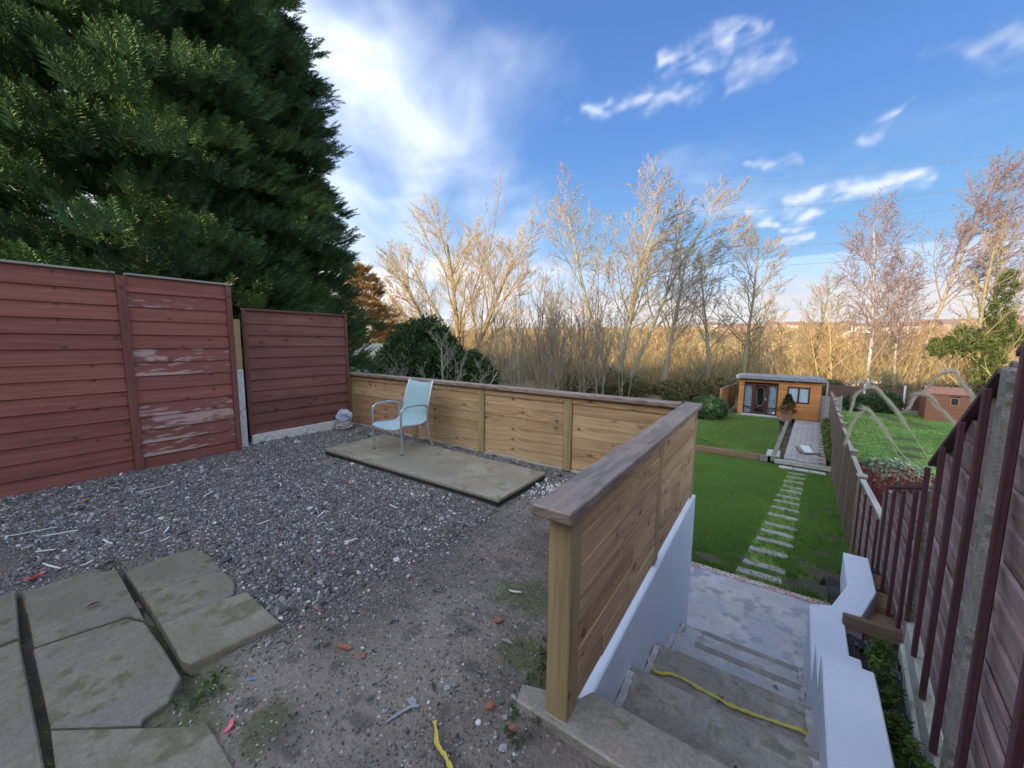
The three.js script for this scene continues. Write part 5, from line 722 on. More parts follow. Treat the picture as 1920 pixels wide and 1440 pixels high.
function conifer(name, label, x, z, gy, h, prof, n, seed, cols, group, sprayL = 0.55, o = {}) { // prof(t) radius at height share t
  const r = rngOf(seed), t = thing(name, label, 'tree', [x, gy, z], 0, group), tr = new Limbs(), V = THREE.Vector3; tr.limb([new V(0, -0.2, 0), new V(0.05, h * 0.3, 0), new V(-0.05, h * 0.65, 0.05), new V(0, h, 0)], [h * 0.018, h * 0.014, h * 0.008, 0.02], 9);
  for (let i = 0; i < h * 9; i++) { const u = 0.04 + 0.94 * r(), a = r() * 6.28, R = prof(u) * (0.7 + 0.25 * r()); tr.limb([new V(0, u * h - R * 0.25, 0), new V(Math.cos(a) * R * 0.5, u * h, Math.sin(a) * R * 0.5), new V(Math.cos(a) * R, u * h + R * 0.12, Math.sin(a) * R)], [0.035, 0.025, 0.01], 4); }
  part('trunk', tr.build(), bark(0.2, 0.14, 0.1), t);
  const mats = [[], []], cc = [[], []], ph = r() * 9, per = o.per || 60, nb = Math.round(n / per);
  for (let j = 0; j < nb; j++) { // one drooping plume-like branch after another, fanned with sprays towards its tip
    const u = Math.pow((j + r()) / nb, o.topBias || 1.1), a = j * 2.39996 + (r() - 0.5) * 0.9, lump = 0.7 + 0.6 * fbm(a * 1.3 + ph, u * h * 0.5, 3, seed + 5), R = Math.min(o.maxR || 9, prof(u) * lump * (0.82 + 0.34 * r())), y0 = u * h - 0.3 * R; if (o.gap && fbm(a * 1.7 + 2, u * h * 0.7, 3, seed + 13) < o.gap) continue; const tone = 0.72 + 0.55 * r(), fan = (0.16 + 0.2 * r()) * (0.6 + 0.5 * (1 - u)), lift = 0.1 + 0.25 * r(), c0 = cols[r() < 0.66 ? 0 : r() < 0.55 ? 1 : 2];
    for (let i = 0; i < per; i++) {
      const t = 0.3 + 0.74 * Math.pow(r(), 0.62), rr = R * t, yy = y0 + R * (lift * t * 2 - 0.34 * t * t * t), lat = (r() + r() - 1) * fan * (1.5 - 0.9 * t) * 1.5, hgt = (r() - 0.62) * fan * 0.9 * (1.3 - 0.8 * t), ca = Math.cos(a), sa = Math.sin(a), k = r() < 0.5 ? 0 : 1, s = (0.6 + 0.55 * r()) * (0.75 + 0.35 * (1 - u));
      mats[k].push(M4(ca * rr - sa * lat, yy + hgt, sa * rr + ca * lat, -0.1 - 0.75 * r() * (o.upright || 0.7), -a + Math.PI / 2 - lat * 1.6 + (r() - 0.5) * 0.8, (r() - 0.5) * 0.9, s)); const q = tone * (0.8 + 0.4 * r()); cc[k].push(C(c0[0] * q, c0[1] * q, c0[2] * q));
    }
  }
  mats.forEach((m, k) => stuff('crown', sprayGeo(seed + k, sprayL, o.fingers || 20, o.fw || 0.013, 0.35 + k * 0.25), leafMat, m, cc[k], null, t));
  return t;
}
const LEY = [[0.085, 0.165, 0.075], [0.125, 0.2, 0.07], [0.06, 0.125, 0.065]];
conifer('leyland_cypress', 'huge dark green conifer towering over the red fence', -10.4, -4.0, -0.5, 17, (t) => 2.8 * Math.pow(Math.max(0, 1 - t), 0.95) * (0.8 + 0.2 * sstep(0, 0.12, t)), 60000, 501, LEY, 'big conifers behind the red fence', 0.4, { fw: 0.0085, fingers: 26 });
conifer('leyland_cypress', 'sunlit conifer cut off by the left edge of the photograph', -9.5, -2.1, -0.2, 15, (t) => 2.9 * Math.pow(Math.max(0, 1 - t), 0.6), 64000, 502, [[0.09, 0.18, 0.075], [0.135, 0.23, 0.08], [0.065, 0.135, 0.065]], 'big conifers behind the red fence', 0.4, { fw: 0.0085, fingers: 26, topBias: 1.0, maxR: 3.1 });  // greens kept lighter than the neighbouring conifer to stand in for sunlight
conifer('golden_cypress', 'golden brown conifer lit by the sun right of the huge dark one', -21.5, -14.8, -1.5, 7.4, (t) => 2.7 * Math.pow(Math.max(0, 1 - t), 0.5), 7000, 503, [[0.34, 0.2, 0.06], [0.4, 0.27, 0.09], [0.22, 0.14, 0.05]], undefined, 0.55, { per: 30 });
// broad leaves
const leafQuad = (L, w) => { const pos = [], tri = (...p) => pos.push(...p.flat()); const A = [0, 0, 0], B = [L, 0.02, 0], M = [L * 0.5, L * 0.1, 0], l = [L * 0.45, 0, w], q = [L * 0.45, 0, -w]; tri(A, l, M); tri(l, B, M); tri(A, M, q); tri(M, B, q); const g = new THREE.BufferGeometry(); g.setAttribute('position', new THREE.Float32BufferAttribute(pos, 3)); g.computeVertexNormals(); return g; };
function leafCluster(seed, n, L, w, R) { const q = rngOf(seed), g = leafQuad(L, w), out = []; for (let i = 0; i < n; i++) { const h = g.clone(); h.applyMatrix4(M4((q() - 0.5) * R, (q() - 0.5) * R, (q() - 0.5) * R, q() * 2 - 1, q() * 6.28, q() * 1.4 - 0.2, 0.7 + 0.6 * q())); out.push(h); } const m = mergeGeometries(out); m.computeVertexNormals(); return m; }
const clA = leafCluster(81, 14, 0.11, 0.026, 0.16), clB = leafCluster(82, 16, 0.03, 0.009, 0.06), clC = leafCluster(83, 12, 0.16, 0.05, 0.22);
function bush(name, label, pos, rad, n, cl, cols, seed, group, stemCol = [0.16, 0.12, 0.08], sc = 1) {
  const t = thing(name, label, 'shrub', pos, 0, group), r = rngOf(seed), tr = new Limbs(), V = THREE.Vector3, mats = [], cc = []; for (let i = 0; i < 9; i++) { const a = r() * 6.28, e = 0.5 + r() * 0.8; tr.limb([new V(0, -0.05, 0), new V(Math.cos(a) * rad[0] * 0.35, rad[1] * 0.8 * e, Math.sin(a) * rad[2] * 0.35), new V(Math.cos(a) * rad[0] * 0.8, rad[1] * 1.4 * e, Math.sin(a) * rad[2] * 0.8)], [rad[0] * 0.035, rad[0] * 0.022, 0.004], 5); } part('stems', tr.build(), plain(...stemCol, 0.9), t);
  for (let i = 0; i < n; i++) { const a = r() * 6.28, cz = r() * 2 - 1, s = Math.sqrt(1 - cz * cz), k = (0.55 + 0.45 * Math.pow(r(), 0.45)) * (0.72 + 0.5 * fbm(a * 2 + seed, cz * 3 + 4, 3, seed)); mats.push(M4(Math.cos(a) * s * rad[0] * k, rad[1] + cz * rad[1] * k, Math.sin(a) * s * rad[2] * k, r() * 2, r() * 6.28, r() * 2, sc * (0.75 + 0.6 * r()))); const q = 0.7 + 0.6 * r(), c = cols[Math.floor(r() * cols.length)]; cc.push(C(c[0] * q, c[1] * q, c[2] * q)); }
  stuff('leaves', cl, leafMat, mats, cc, null, t); return t;
}
function ivyTree(label, x, z, seed, o, blobs, cols) {
  const g = bareTree(seed, o), t = thing('ivy_tree', label, 'tree', P0(x, z), 0, 'ivy-clad trees at the right'), r = rngOf(seed + 7), mats = [], cc = []; part('trunk', g.trunk, B4, t); part('crown', g.crown, T4m, t);
  for (const [dx, y, dz, rx, ry, n] of blobs) for (let i = 0; i < n * 0.6; i++) { const a = r() * 6.28, cz = r() * 2 - 1, s = 0.8 * Math.sqrt(1 - cz * cz), k = (0.45 + 0.55 * Math.sqrt(r())) * (0.6 + 0.8 * fbm(a * 1.6 + dx * 3, cz * 2.5 + y, 3, seed)); mats.push(M4(dx + Math.cos(a) * s * rx * k, y + cz * ry * k - 0.15 * rx * s * k, dz + Math.sin(a) * s * rx * k, r() * 2, r() * 6.28, r() * 2, 0.8 + 0.5 * r())); const q = 0.7 + 0.6 * r(), c = cols[Math.floor(r() * cols.length)]; cc.push(C(c[0] * q, c[1] * q, c[2] * q)); }
  stuff('ivy', clA, leafMat, mats, cc, null, t);
}
ivyTree('dark ivy-clad tree above the shed next door', 10.6, -35.5, 511, { h: 11, r: 0.16, fork: 0.25, trunkShare: 0.95, counts: [14, 7, 5, 0], depth: 3, angle: [0.7, 0.6, 0.6], ratio: [0.34, 0.5, 0.5], up: 0.04, wig: 0.15, twig: 0.013 }, [[0.1, 1.2, 0, 0.9, 1.3, 500], [0.25, 3.4, 0, 1.0, 1.5, 600], [-0.9, 4.6, 0.2, 1.1, 0.9, 420], [-1.9, 4.2, 0.3, 0.8, 0.6, 240], [0.4, 6.2, 0, 0.8, 1.2, 320], [1.0, 4.9, 0, 0.8, 0.7, 200], [0.6, 8, 0, 0.55, 0.8, 140]], [[0.055, 0.085, 0.022], [0.085, 0.115, 0.025], [0.035, 0.055, 0.02]]);
ivyTree('tall olive-leaved tree cut off by the right edge', 14.0, -34.5, 512, { h: 16, r: 0.18, fork: 0.25, trunkShare: 0.95, counts: [16, 7, 5, 0], depth: 3, angle: [0.6, 0.6, 0.6], ratio: [0.3, 0.5, 0.5], up: 0.05, wig: 0.14, twig: 0.013 }, [[0, 4, 0, 1.0, 2, 400], [0.2, 7, 0, 1.2, 2, 420], [-0.3, 10, 0, 1.1, 1.8, 380], [0.1, 13, 0, 0.9, 1.6, 300]], [[0.14, 0.13, 0.03], [0.19, 0.15, 0.035], [0.06, 0.07, 0.022]]);
const DK = [[0.035, 0.075, 0.022], [0.05, 0.095, 0.028], [0.03, 0.06, 0.022]];
bush('laurel_bush', 'dark rounded laurel bush behind the balustrade', [-12.4, -2.5, -11.4], [2.0, 2.35, 1.8], 9000, clA, DK, 91, 'shrubs behind the balustrade', undefined, 1.25);
bush('laurel_bush', 'lower dark green bush right of the rounded laurel', [-11.3, -2.6, -13], [1.3, 1.75, 1.3], 4000, clA, DK, 92, 'shrubs behind the balustrade', undefined, 1.2);
bush('yew_bush', 'dark hedge beneath the golden conifer', [-19.5, -2.2, -12.6], [2.6, 1.6, 1.6], 1200, clA, DK, 93, undefined, undefined, 2.6);
bush('box_shrub', 'rounded green shrub beside the brown fence left of the garden room', [-2.75, -2.8, -23.6], [0.85, 0.62, 0.9], 1500, clA, [[0.06, 0.12, 0.045], [0.08, 0.145, 0.06], [0.045, 0.09, 0.04]], 94, undefined, undefined, 1.0);
[[0.69, -3.12, 0.13, 'farthest'], [0.655, -2.82, 0.15, 'second farthest'], [0.645, -2.52, 0.12, 'third farthest'], [0.64, -2.28, 0.15, 'nearest']].forEach(([x, z, s, l], i) => bush('box_plant', l + ' small box plant in the bed behind the parapet', [x, -0.57, z], [s * 0.42, s * 0.95, s * 0.5], 62, clB, [[0.05, 0.11, 0.022], [0.08, 0.15, 0.03], [0.12, 0.17, 0.035]], 100 + i, 'box plants behind the parapet', undefined, 0.62));
[[2.28, -18.2], [2.36, -19.6], [2.45, -21], [2.55, -22.4], [2.62, -23.8]].forEach(([x, z], i) => bush('hedge_plant', ['nearest', 'second', 'third', 'fourth', 'farthest'][i] + ' yellow-green hedge plant along the path, counted from the lawn', [x - 0.15, -2.85, z], [0.2, 0.3, 0.75], 420, clA, [[0.11, 0.16, 0.03], [0.15, 0.19, 0.04], [0.08, 0.12, 0.025]], 110 + i, 'hedge plants along the path', undefined, 0.75));
bush('fern_bush', 'low green bush against the brown fence next door, left of the white posts', [4.7, -2.8, -32.3], [0.7, 0.5, 0.5], 500, clA, DK, 121, 'shrubs in the garden next door', undefined, 1.3);
bush('fern_bush', 'dark green bush in front of the brown fence between the two posts', [5.9, -2.8, -32.4], [0.75, 0.62, 0.5], 600, clA, DK, 122, 'shrubs in the garden next door', undefined, 1.3);
{
  const q = rngOf(125), BR = [[0.09, 0.11, 0.04], [0.13, 0.13, 0.05], [0.16, 0.12, 0.06]], at2 = [[-9.6, -26.5, 'left of the tall pale tree'], [-8.2, -27.4, 'at the foot of the tall pale tree'], [-6.2, -29.4, 'right of the tall pale tree'], [-4.6, -31.5, 'left of the tan fence end'], [-3.2, -33.2, 'behind the tan fence'], [0.4, -33.8, 'behind the garden room roof'], [3.4, -34.8, 'behind the concrete panel fence'], [6.6, -34.9, 'behind the brown fence beside the birch'], [9.2, -35.2, 'behind the shed'], [-11.5, -25, 'in the grey thicket'], [12.4, -34.6, 'at the far right behind the brown fence']];
  at2.forEach(([x, z, w], i) => bush('bramble_bush', 'dark olive bramble ' + w, P0(x, z, -0.05), [1.1 + 0.5 * q(), 0.65 + 0.4 * q(), 0.9], 420, clA, BR, 300 + i, 'brambles along the wood edge', undefined, 1.0));
}
bush('variegated_shrub', 'pale grey-green shrub behind the red shrub next door', [2.6, -2.35, -12.6], [0.75, 0.5, 0.7], 700, clC, [[0.28, 0.36, 0.24], [0.2, 0.3, 0.16], [0.34, 0.4, 0.3]], 123, 'shrubs in the garden next door', undefined, 0.5);
{ // twiggy dark red shrub
  const b = thing('red_shrub', 'dense dark red twiggy shrub just over the plum fence', 'shrub', [2.1, -1.95, -8.1], 0.08, 'shrubs in the garden next door'), l = new Limbs(), q = rngOf(131), V = THREE.Vector3; for (let i = 0; i < 1500; i++) { const x = (q() - 0.5) * 1.15, z = (q() - 0.5) * 3.2, y = q() * 0.95, a = q() * 6.28, L = 0.22 + 0.2 * q(); l.limb([new V(x, y, z), new V(x + Math.cos(a) * L * 0.35, y + L, z + Math.sin(a) * L * 0.35)], [0.007, 0.003], 3); } part('twigs', l.build(), plain(0.17, 0.035, 0.04, 0.85), b);
  const mats = [], cc = []; for (let i = 0; i < 1300; i++) { mats.push(M4((q() - 0.5) * 1.1, 0.35 + 0.9 * q(), (q() - 0.5) * 3.3, q() * 6, q() * 6, q() * 6, 0.5 + 0.4 * q())); const k = 0.6 + 0.7 * q(); cc.push(C(0.19 * k, 0.035 * k, 0.04 * k)); } stuff('leaves', clB, leafMat, mats, cc, null, b);
}
{ // pampas grass
  const straw = plain(0.47, 0.42, 0.26, 0.8), plume = new THREE.MeshPhysicalMaterial({ color: C(0.58, 0.53, 0.4), roughness: 0.9, side: THREE.DoubleSide, transmission: 0.3, thickness: 0 }), p = thing('pampas_grass', 'pampas grass with arching pale plumes over the plum fence', 'grass', [1.4, -1.0, -5.33]), q = rngOf(141);
  const S = [[[1.372, 0.145, -5.327], [1.158, 0.386, -5.399], [0.982, 0.675, -5.458], [0.885, 0.785, -5.491], [0.799, 0.682, -5.52], [0.745, 0.449, -5.538]], [[1.41, 0.173, -5.314], [1.232, 0.57, -5.374], [1.031, 0.91, -5.442], [0.913, 1.031, -5.482], [0.804, 0.978, -5.518], [0.752, 0.793, -5.536]], [[1.5, 0.1, -5.3], [1.488, 0.679, -5.288], [1.385, 0.867, -5.323], [1.299, 0.985, -5.352], [1.23, 1.002, -5.375], [1.179, 0.904, -5.392]], [[1.58, 0.1, -5.25], [1.565, 0.946, -5.262], [1.488, 1.125, -5.288], [1.424, 1.23, -5.31], [1.345, 1.213, -5.336], [1.279, 1.103, -5.359]], [[1.35, 0.126, -5.335], [1.207, 0.231, -5.383], [1.04, 0.56, -5.441], [1.0, 0.62, -5.45]]];
  S.forEach((s, i) => {
    const pts = [[1.42 + (q() - 0.5) * 0.1, -1.0, -5.33], ...s].map(([x, y, z]) => [x - 1.4, y + 1.0, z + 5.33]), st = part('stalk', tube(pts, 0.0048, 0.002, 5, 36), straw, p); if (i === 4) return;
    const cv = new THREE.CatmullRomCurve3(pts.map((v) => new THREE.Vector3(...v)), false, 'centripetal'), pos = []; for (let k = 0; k < 1200; k++) { const t = 0.66 + 0.34 * Math.pow(q(), 0.8), c = cv.getPointAt(t), tg = cv.getTangentAt(t), len = (0.05 + 0.12 * q()) * (1.1 - 0.3 * (t - 0.66) / 0.34), d = tg.clone().multiplyScalar(1.0).add(new THREE.Vector3((q() - 0.5) * 0.38, -0.06 - 0.4 * q() * q(), (q() - 0.5) * 0.38)).normalize(), w = 0.0013; pos.push(c.x - w, c.y, c.z, c.x + w, c.y, c.z, c.x + d.x * len, c.y + d.y * len, c.z + d.z * len, c.x, c.y - w, c.z, c.x, c.y + w, c.z, c.x + d.x * len * 0.9, c.y + d.y * len * 0.9 - 0.006, c.z + d.z * len * 0.9); }
    const g = new THREE.BufferGeometry(); g.setAttribute('position', new THREE.Float32BufferAttribute(pos, 3)); g.computeVertexNormals(); part('plume', g, plume, st);
  });
  const l = new Limbs(), V = THREE.Vector3; for (let i = 0; i < 90; i++) { const a = q() * 6.28, L = 0.2 + 0.15 * q(); l.limb([new V(0.1, 0, 0), new V(Math.cos(a) * L * 0.35, L * 0.8, Math.sin(a) * L * 0.35), new V(Math.cos(a) * L, L * 0.5, Math.sin(a) * L)], [0.004, 0.004, 0.0015], 3); } part('leaves', l.build(), plain(0.2, 0.22, 0.08, 0.8), p);
}
{ // potted conifer
  const p = thing('potted_conifer', 'small conifer in a square brown pot by the garden room', 'plant', [0.86, -2.76, -25.35]); const pot = new THREE.CylinderGeometry(0.34, 0.27, 0.42, 4, 1); pot.rotateY(Math.PI / 4); part('pot', pot.toNonIndexed(), plain(0.2, 0.115, 0.08, 0.8), p, [0, 0.21, 0]).geometry.computeVertexNormals(); part('pot_rim', cbox(0.52, 0.05, 0.52, 0.006), plain(0.2, 0.115, 0.08, 0.8), p, [0, 0.42, 0]);
  const q = rngOf(151), m = [], c = []; for (let i = 0; i < 900; i++) { const u = q(), a = q() * 6.28, R = 0.42 * Math.pow(1 - u, 0.75) * (0.4 + 0.6 * Math.sqrt(q())) * (0.75 + 0.5 * fbm(a * 2, u * 6, 2, 9)); m.push(M4(Math.cos(a) * R, 0.46 + u * 1.0, Math.sin(a) * R, -0.4, -a + 1.57, 0, 0.2)); const k = 0.7 + 0.6 * q(); c.push(C(0.05 * k, 0.085 * k, 0.03 * k)); } stuff('foliage', sprayGeo(5, 0.62, 18, 0.03, 0.4), leafMat, m, c, null, p); part('stem', new THREE.CylinderGeometry(0.015, 0.03, 0.9, 7), plain(0.15, 0.1, 0.07), p, [0, 0.8, 0]);
}
{ // grass blades over the lawns
  const blade = (() => { const q = rngOf(161), pos = []; for (let i = 0; i < 7; i++) { const a = q() * 6.28, x = (q() - 0.5) * 0.05, z = (q() - 0.5) * 0.05, h = 0.035 + 0.03 * q(), w = 0.0035, c = Math.cos(a), s = Math.sin(a), b = h * 0.5 * q(); pos.push(x - s * w, 0, z + c * w, x + s * w, 0, z - c * w, x + c * b, h, z + s * b); } const g = new THREE.BufferGeometry(); g.setAttribute('position', new THREE.Float32BufferAttribute(pos, 3)); g.computeVertexNormals(); return g; })();
  const r = rngOf(163), m = [], c = [], bare = (x, z) => earthPatch.some(([px, pz, pr]) => Math.hypot(x - px, z - pz) < pr * (0.55 + 0.5 * r()));
  const gm = new THREE.MeshPhysicalMaterial({ roughness: 0.8, side: THREE.DoubleSide, transmission: 0.2, thickness: 0 });
  for (let i = 0; i < 70000; i++) { const u = r(), z = -5.42 - 11.5 * u * u * 0.5 - 11.5 * u * 0.5, x = -2.6 + r() * 4.6; if (x > fenceX(z) - 0.03 || bare(x, z)) continue; if (z > -15.6 && Math.abs(x - (0.05 + 0.0905 * (-5.62 - z))) < 0.25 && r() < 0.8) continue; const s = (0.7 + 0.6 * r()) * (z > -6.6 && x > 0.2 ? 1.5 : 1); m.push(M4(x, lawnHt(x, z) - 0.004, z, 0, r() * 6, 0, s)); const a = fbm(x * 0.9, z * 0.9, 3, 165), q = 0.7 + 0.5 * r(), d = r() < 0.06; c.push(d ? C(0.24 * q, 0.21 * q, 0.09 * q) : C((0.095 + 0.055 * a) * q, (0.215 + 0.09 * a) * q, 0.033 * q)); }
  for (let i = 0; i < 26000; i++) { const z = -17.1 - 9 * r(), x = -3 + r() * 3.5; if (x > 0.5) continue; m.push(M4(x, upperY - 0.01, z, 0, r() * 6, 0, 0.9 + 0.6 * r())); const q = 0.7 + 0.5 * r(); c.push(C(0.13 * q, 0.22 * q, 0.035 * q)); }
  for (let i = 0; i < 24000; i++) { const z = -9 - 24 * r(), x = fenceX(z) + 0.3 + r() * 8; m.push(M4(x, terrainY(x, z) + 0.08, z, 0, r() * 6, 0, 0.8 + 0.5 * r())); const q = 0.7 + 0.5 * r(); c.push(C(0.095 * q, 0.2 * q, 0.034 * q)); }
  stuff('grass', blade, gm, m, c, 'short blades of lawn grass');
  const wm = [], wc = []; for (let i = 0; i < 44; i++) { const k = i % 4, [x, z] = [[-0.74, -1.34], [-0.8, -1.5], [-0.72, -1.12], [-1.9, -0.46]][k]; wm.push(M4(x + (r() - 0.5) * 0.12, 0.01, z + (r() - 0.5) * 0.16, r(), r() * 6, 0, 0.25 + 0.2 * r())); const q = 0.7 + 0.5 * r(); wc.push(C(0.06 * q, 0.11 * q, 0.03 * q)); } stuff('weeds', clB, leafMat, wm, wc, 'small weeds at the foot of the post and slabs');
}
// ---------- houses behind the camera that shade the gardens ----------
const brickM = stoneMat(801, [[0.3, 0.15, 0.1], [0.36, 0.19, 0.13]], 1, { n: 128 }), tileM = stoneMat(803, [[0.14, 0.11, 0.1], [0.19, 0.15, 0.13]], 1, { n: 128 }), upvc = plain(0.75, 0.75, 0.74, 0.4), darkGlass = plain(0.03, 0.035, 0.04, 0.08);
function house(label, x0, x1, z0, z1, y0, eaves, ridge, mat) {
  const cx = (x0 + x1) / 2, W = x1 - x0, D = z1 - z0, h = thing('terraced_house', label, 'house', [cx, y0, z0], 0, 'houses behind the yard'), e = eaves - y0, rg = ridge - y0;
  const sh = new THREE.Shape([[0, 0], [D, 0], [D, e], [D / 2, rg - 0.12], [0, e]].map(([a, b]) => new THREE.Vector2(a, b))), g = new THREE.ExtrudeGeometry(sh, { depth: W, bevelEnabled: false }); g.rotateY(-Math.PI / 2); g.translate(W / 2, 0, 0); part('wall', setUV(g), mat, h);
  const sl = Math.hypot(D / 2 + 0.35, (rg - e) * (1 + 0.7 / D)), an = Math.atan2(rg - e, D / 2), rf = part('roof', cbox(W + 0.4, 0.1, sl, 0.01), tileM, h, [0, (rg + e) / 2 - 0.02, D / 4 - 0.17], [-an, 0, 0]); part('roof', cbox(W + 0.4, 0.1, sl, 0.01), tileM, h, [0, (rg + e) / 2 - 0.02, D * 0.75 + 0.17], [an, 0, 0]);
  for (let i = 0; i < Math.floor(W / 6); i++) { const x = -W / 2 + 3 + i * 6; part('chimney', cbox(0.9, 1.4, 0.6, 0.02), mat, h, [x + 2.6, rg + 0.2, D / 2]); for (const [yy, dx] of [[1.5, -1.2], [4, -1.2], [4, 1.4]]) { const w = part('window', cbox(1.3, 1.15, 0.08, 0.01), upvc, h, [x + dx, yy, -0.02]); part('pane', cbox(0.54, 0.95, 0.02, 0), darkGlass, w, [-0.31, 0, -0.045]); part('pane', cbox(0.54, 0.95, 0.02, 0), darkGlass, w, [0.31, 0, -0.045]); } const d = part('door', cbox(0.95, 2.05, 0.08, 0.01), upvc, h, [x + 1.4, 1.04, -0.02]); part('door_handle', cbox(0.03, 0.14, 0.04, 0.005), plain(0.6, 0.6, 0.6, 0.3, { metalness: 0.8 }), d, [0.38, 0, -0.05]); }
}
house('brick terraced houses standing behind the camera and shading the yard', -8.5, 26, 7.2, 15, -0.02, 5.3, 8.4, brickM);
house('brick terraced houses beyond the gap, behind the big conifers', -46, -13.6, 7.2, 15, -0.02, 5.3, 8.4, brickM);
// ---------- structures beyond the balustrade ----------
{
  const o = thing('outbuilding', 'white outbuilding with mossy grey roof past the end of the red fence', 'building', [-15.2, -1.8, -11.2], 0.95), wh = plain(0.6, 0.62, 0.63, 0.7), rfm = stoneMat(811, [[0.2, 0.2, 0.17], [0.27, 0.27, 0.22]], 1, { n: 128 });
  part('wall', cbox(4.4, 2.5, 3, 0.01), wh, o, [0, 1.2, -1.5]); const r1 = part('roof', cbox(4.8, 0.08, 3.6, 0.01), rfm, o, [0, 2.78, -1.4], [0.13, 0, 0]); part('fascia', cbox(4.8, 0.14, 0.03, 0.004), wh, r1, [0, -0.04, 1.82]);
  const w = part('window', cbox(1.5, 0.9, 0.06, 0.01), wh, o, [0.2, 1.9, 0.02]); part('pane', cbox(0.66, 0.76, 0.02, 0), plain(0.02, 0.03, 0.07, 0.1), w, [-0.35, 0, 0.03]); part('pane', cbox(0.66, 0.76, 0.02, 0), plain(0.02, 0.03, 0.07, 0.1), w, [0.35, 0, 0.03]);
}
{ // timber fence left of the garden room and concrete panels right of it
  const m = V3(2, (i) => woodMat(821 + i, [[0.4, 0.2, 0.085], [0.36, 0.18, 0.08]][i], [0.2, 0.1, 0.05], [0.1, 0.05, 0.03], 6));
  const f = thing('timber_fence', 'tan close-boarded fence running back left of the garden room', 'fence', [-2.35, -2.8, -26.3], -0.13), g = cbox(0.02, 1.5, 0.118, 0.003); for (let i = 0; i < 34; i++) part('board', g, m[i % 2], f, [0.004 * (i % 2), 0.78, 0.7 - i * 0.121]); for (const z of [0.72, -0.85, -2.4]) part('post', cbox(0.07, 1.62, 0.07, 0.005), m[1], f, [0.045, 0.8, z]); part('top_rail', cbox(0.07, 0.03, 4.2, 0.004), capGrey, f, [0.01, 1.545, -1.3]);
  const c = thing('concrete_fence', 'grey concrete panel fence beside the garden room', 'fence', [2.75, -2.85, -26.8]), cm = stoneMat(827, [[0.2, 0.21, 0.215], [0.25, 0.255, 0.25]], 1, { n: 128 }), cg = cbox(0.85, 0.285, 0.045, 0.006); for (let i = 0; i < 5; i++) part('panel', cg, cm, c, [0, 0.15 + i * 0.292, 0]); for (const x of [-0.45, 0.45]) part('post', cbox(0.09, 1.55, 0.1, 0.008), cm, c, [x, 0.76, 0.0]);
  const n = thing('timber_fence', 'long dark brown fence with pale posts behind the garden next door', 'fence', [3.2, -2.85, -33.4]), bm = V3(2, (i) => woodMat(831 + i, [[0.12, 0.065, 0.05], [0.1, 0.055, 0.045]][i], [0.06, 0.03, 0.03], [0.04, 0.02, 0.02], 6)), bg = cbox(1.76, 0.152, 0.02, 0.004); let k = 0; for (let j = 0; j < 9; j++) { for (let i = 0; i < 9; i++) part('board', bg, bm[(k++) % 2], n, [0.95 + j * 1.87, 0.32 + i * 0.142, 0], [0.12, 0, 0]); part('gravel_board', cbox(1.76, 0.24, 0.04, 0.005), cm, n, [0.95 + j * 1.87, 0.12, 0.0]); part('post', cbox(0.1, 1.75, 0.1, 0.01), j === 1 || j === 2 ? plain(0.5, 0.5, 0.47, 0.8) : cm, n, [0.015 + j * 1.87, 0.87, 0]); }
}
{ // shed next door
  const s = thing('garden_shed', 'reddish brown shed with small square window in the garden next door', 'shed', [7.42, -2.87, -31.15], -0.06), W = 1.66, D = 1.5, m = V3(2, (i) => woodMat(841 + i, [[0.3, 0.125, 0.065], [0.27, 0.11, 0.06]][i], [0.17, 0.07, 0.04], [0.1, 0.04, 0.03], 5)), r = rngOf(5);
  for (let i = 0; i < 13; i++) { const y0 = 0.06 + i * 0.12; const cut = y0 > 0.98 && y0 < 1.42; for (const [a, b] of cut ? [[0, 0.9], [1.24, W]] : [[0, W]]) part('board', cbox(b - a, 0.132, 0.016, 0.003, r()), m[i % 2], s, [(a + b) / 2, y0 + 0.06, 0], [0.07, 0, 0]); part('board', cbox(0.016, 0.132, D, 0.003, r()), m[i % 2], s, [-0.005, y0 + 0.06, -D / 2], [0, 0, 0.07]); part('board', cbox(0.016, 0.132, D, 0.003, r()), m[i % 2], s, [W + 0.005, y0 + 0.06, -D / 2], [0, 0, -0.07]); }
  part('back_wall', cbox(W, 1.6, 0.02, 0), m[1], s, [W / 2, 0.85, -D]); const fm = plain(0.34, 0.15, 0.085, 0.7), w = part('window', join([at(cbox(0.34, 0.05, 0.04, 0.004), 0, 0.2, 0), at(cbox(0.34, 0.05, 0.04, 0.004), 0, -0.2, 0), at(cbox(0.05, 0.36, 0.04, 0.004), -0.15, 0, 0), at(cbox(0.05, 0.36, 0.04, 0.004), 0.15, 0, 0)]), fm, s, [1.07, 1.21, 0.012]); part('pane', cbox(0.27, 0.36, 0.008, 0), darkGlass, w, [0, 0, -0.006]);
  part('roof', cbox(W + 0.12, 0.04, 0.85, 0.005), stoneMat(847, [[0.26, 0.12, 0.085], [0.31, 0.15, 0.11]], 1, { n: 128 }), s, [W / 2, 1.76, -0.33], [0.42, 0, 0]); part('roof', cbox(W + 0.12, 0.04, 0.9, 0.005), stoneMat(847, [[0.26, 0.12, 0.085], [0.31, 0.15, 0.11]], 1, { n: 128 }), s, [W / 2, 1.76, -1.15], [-0.42, 0, 0]);
}
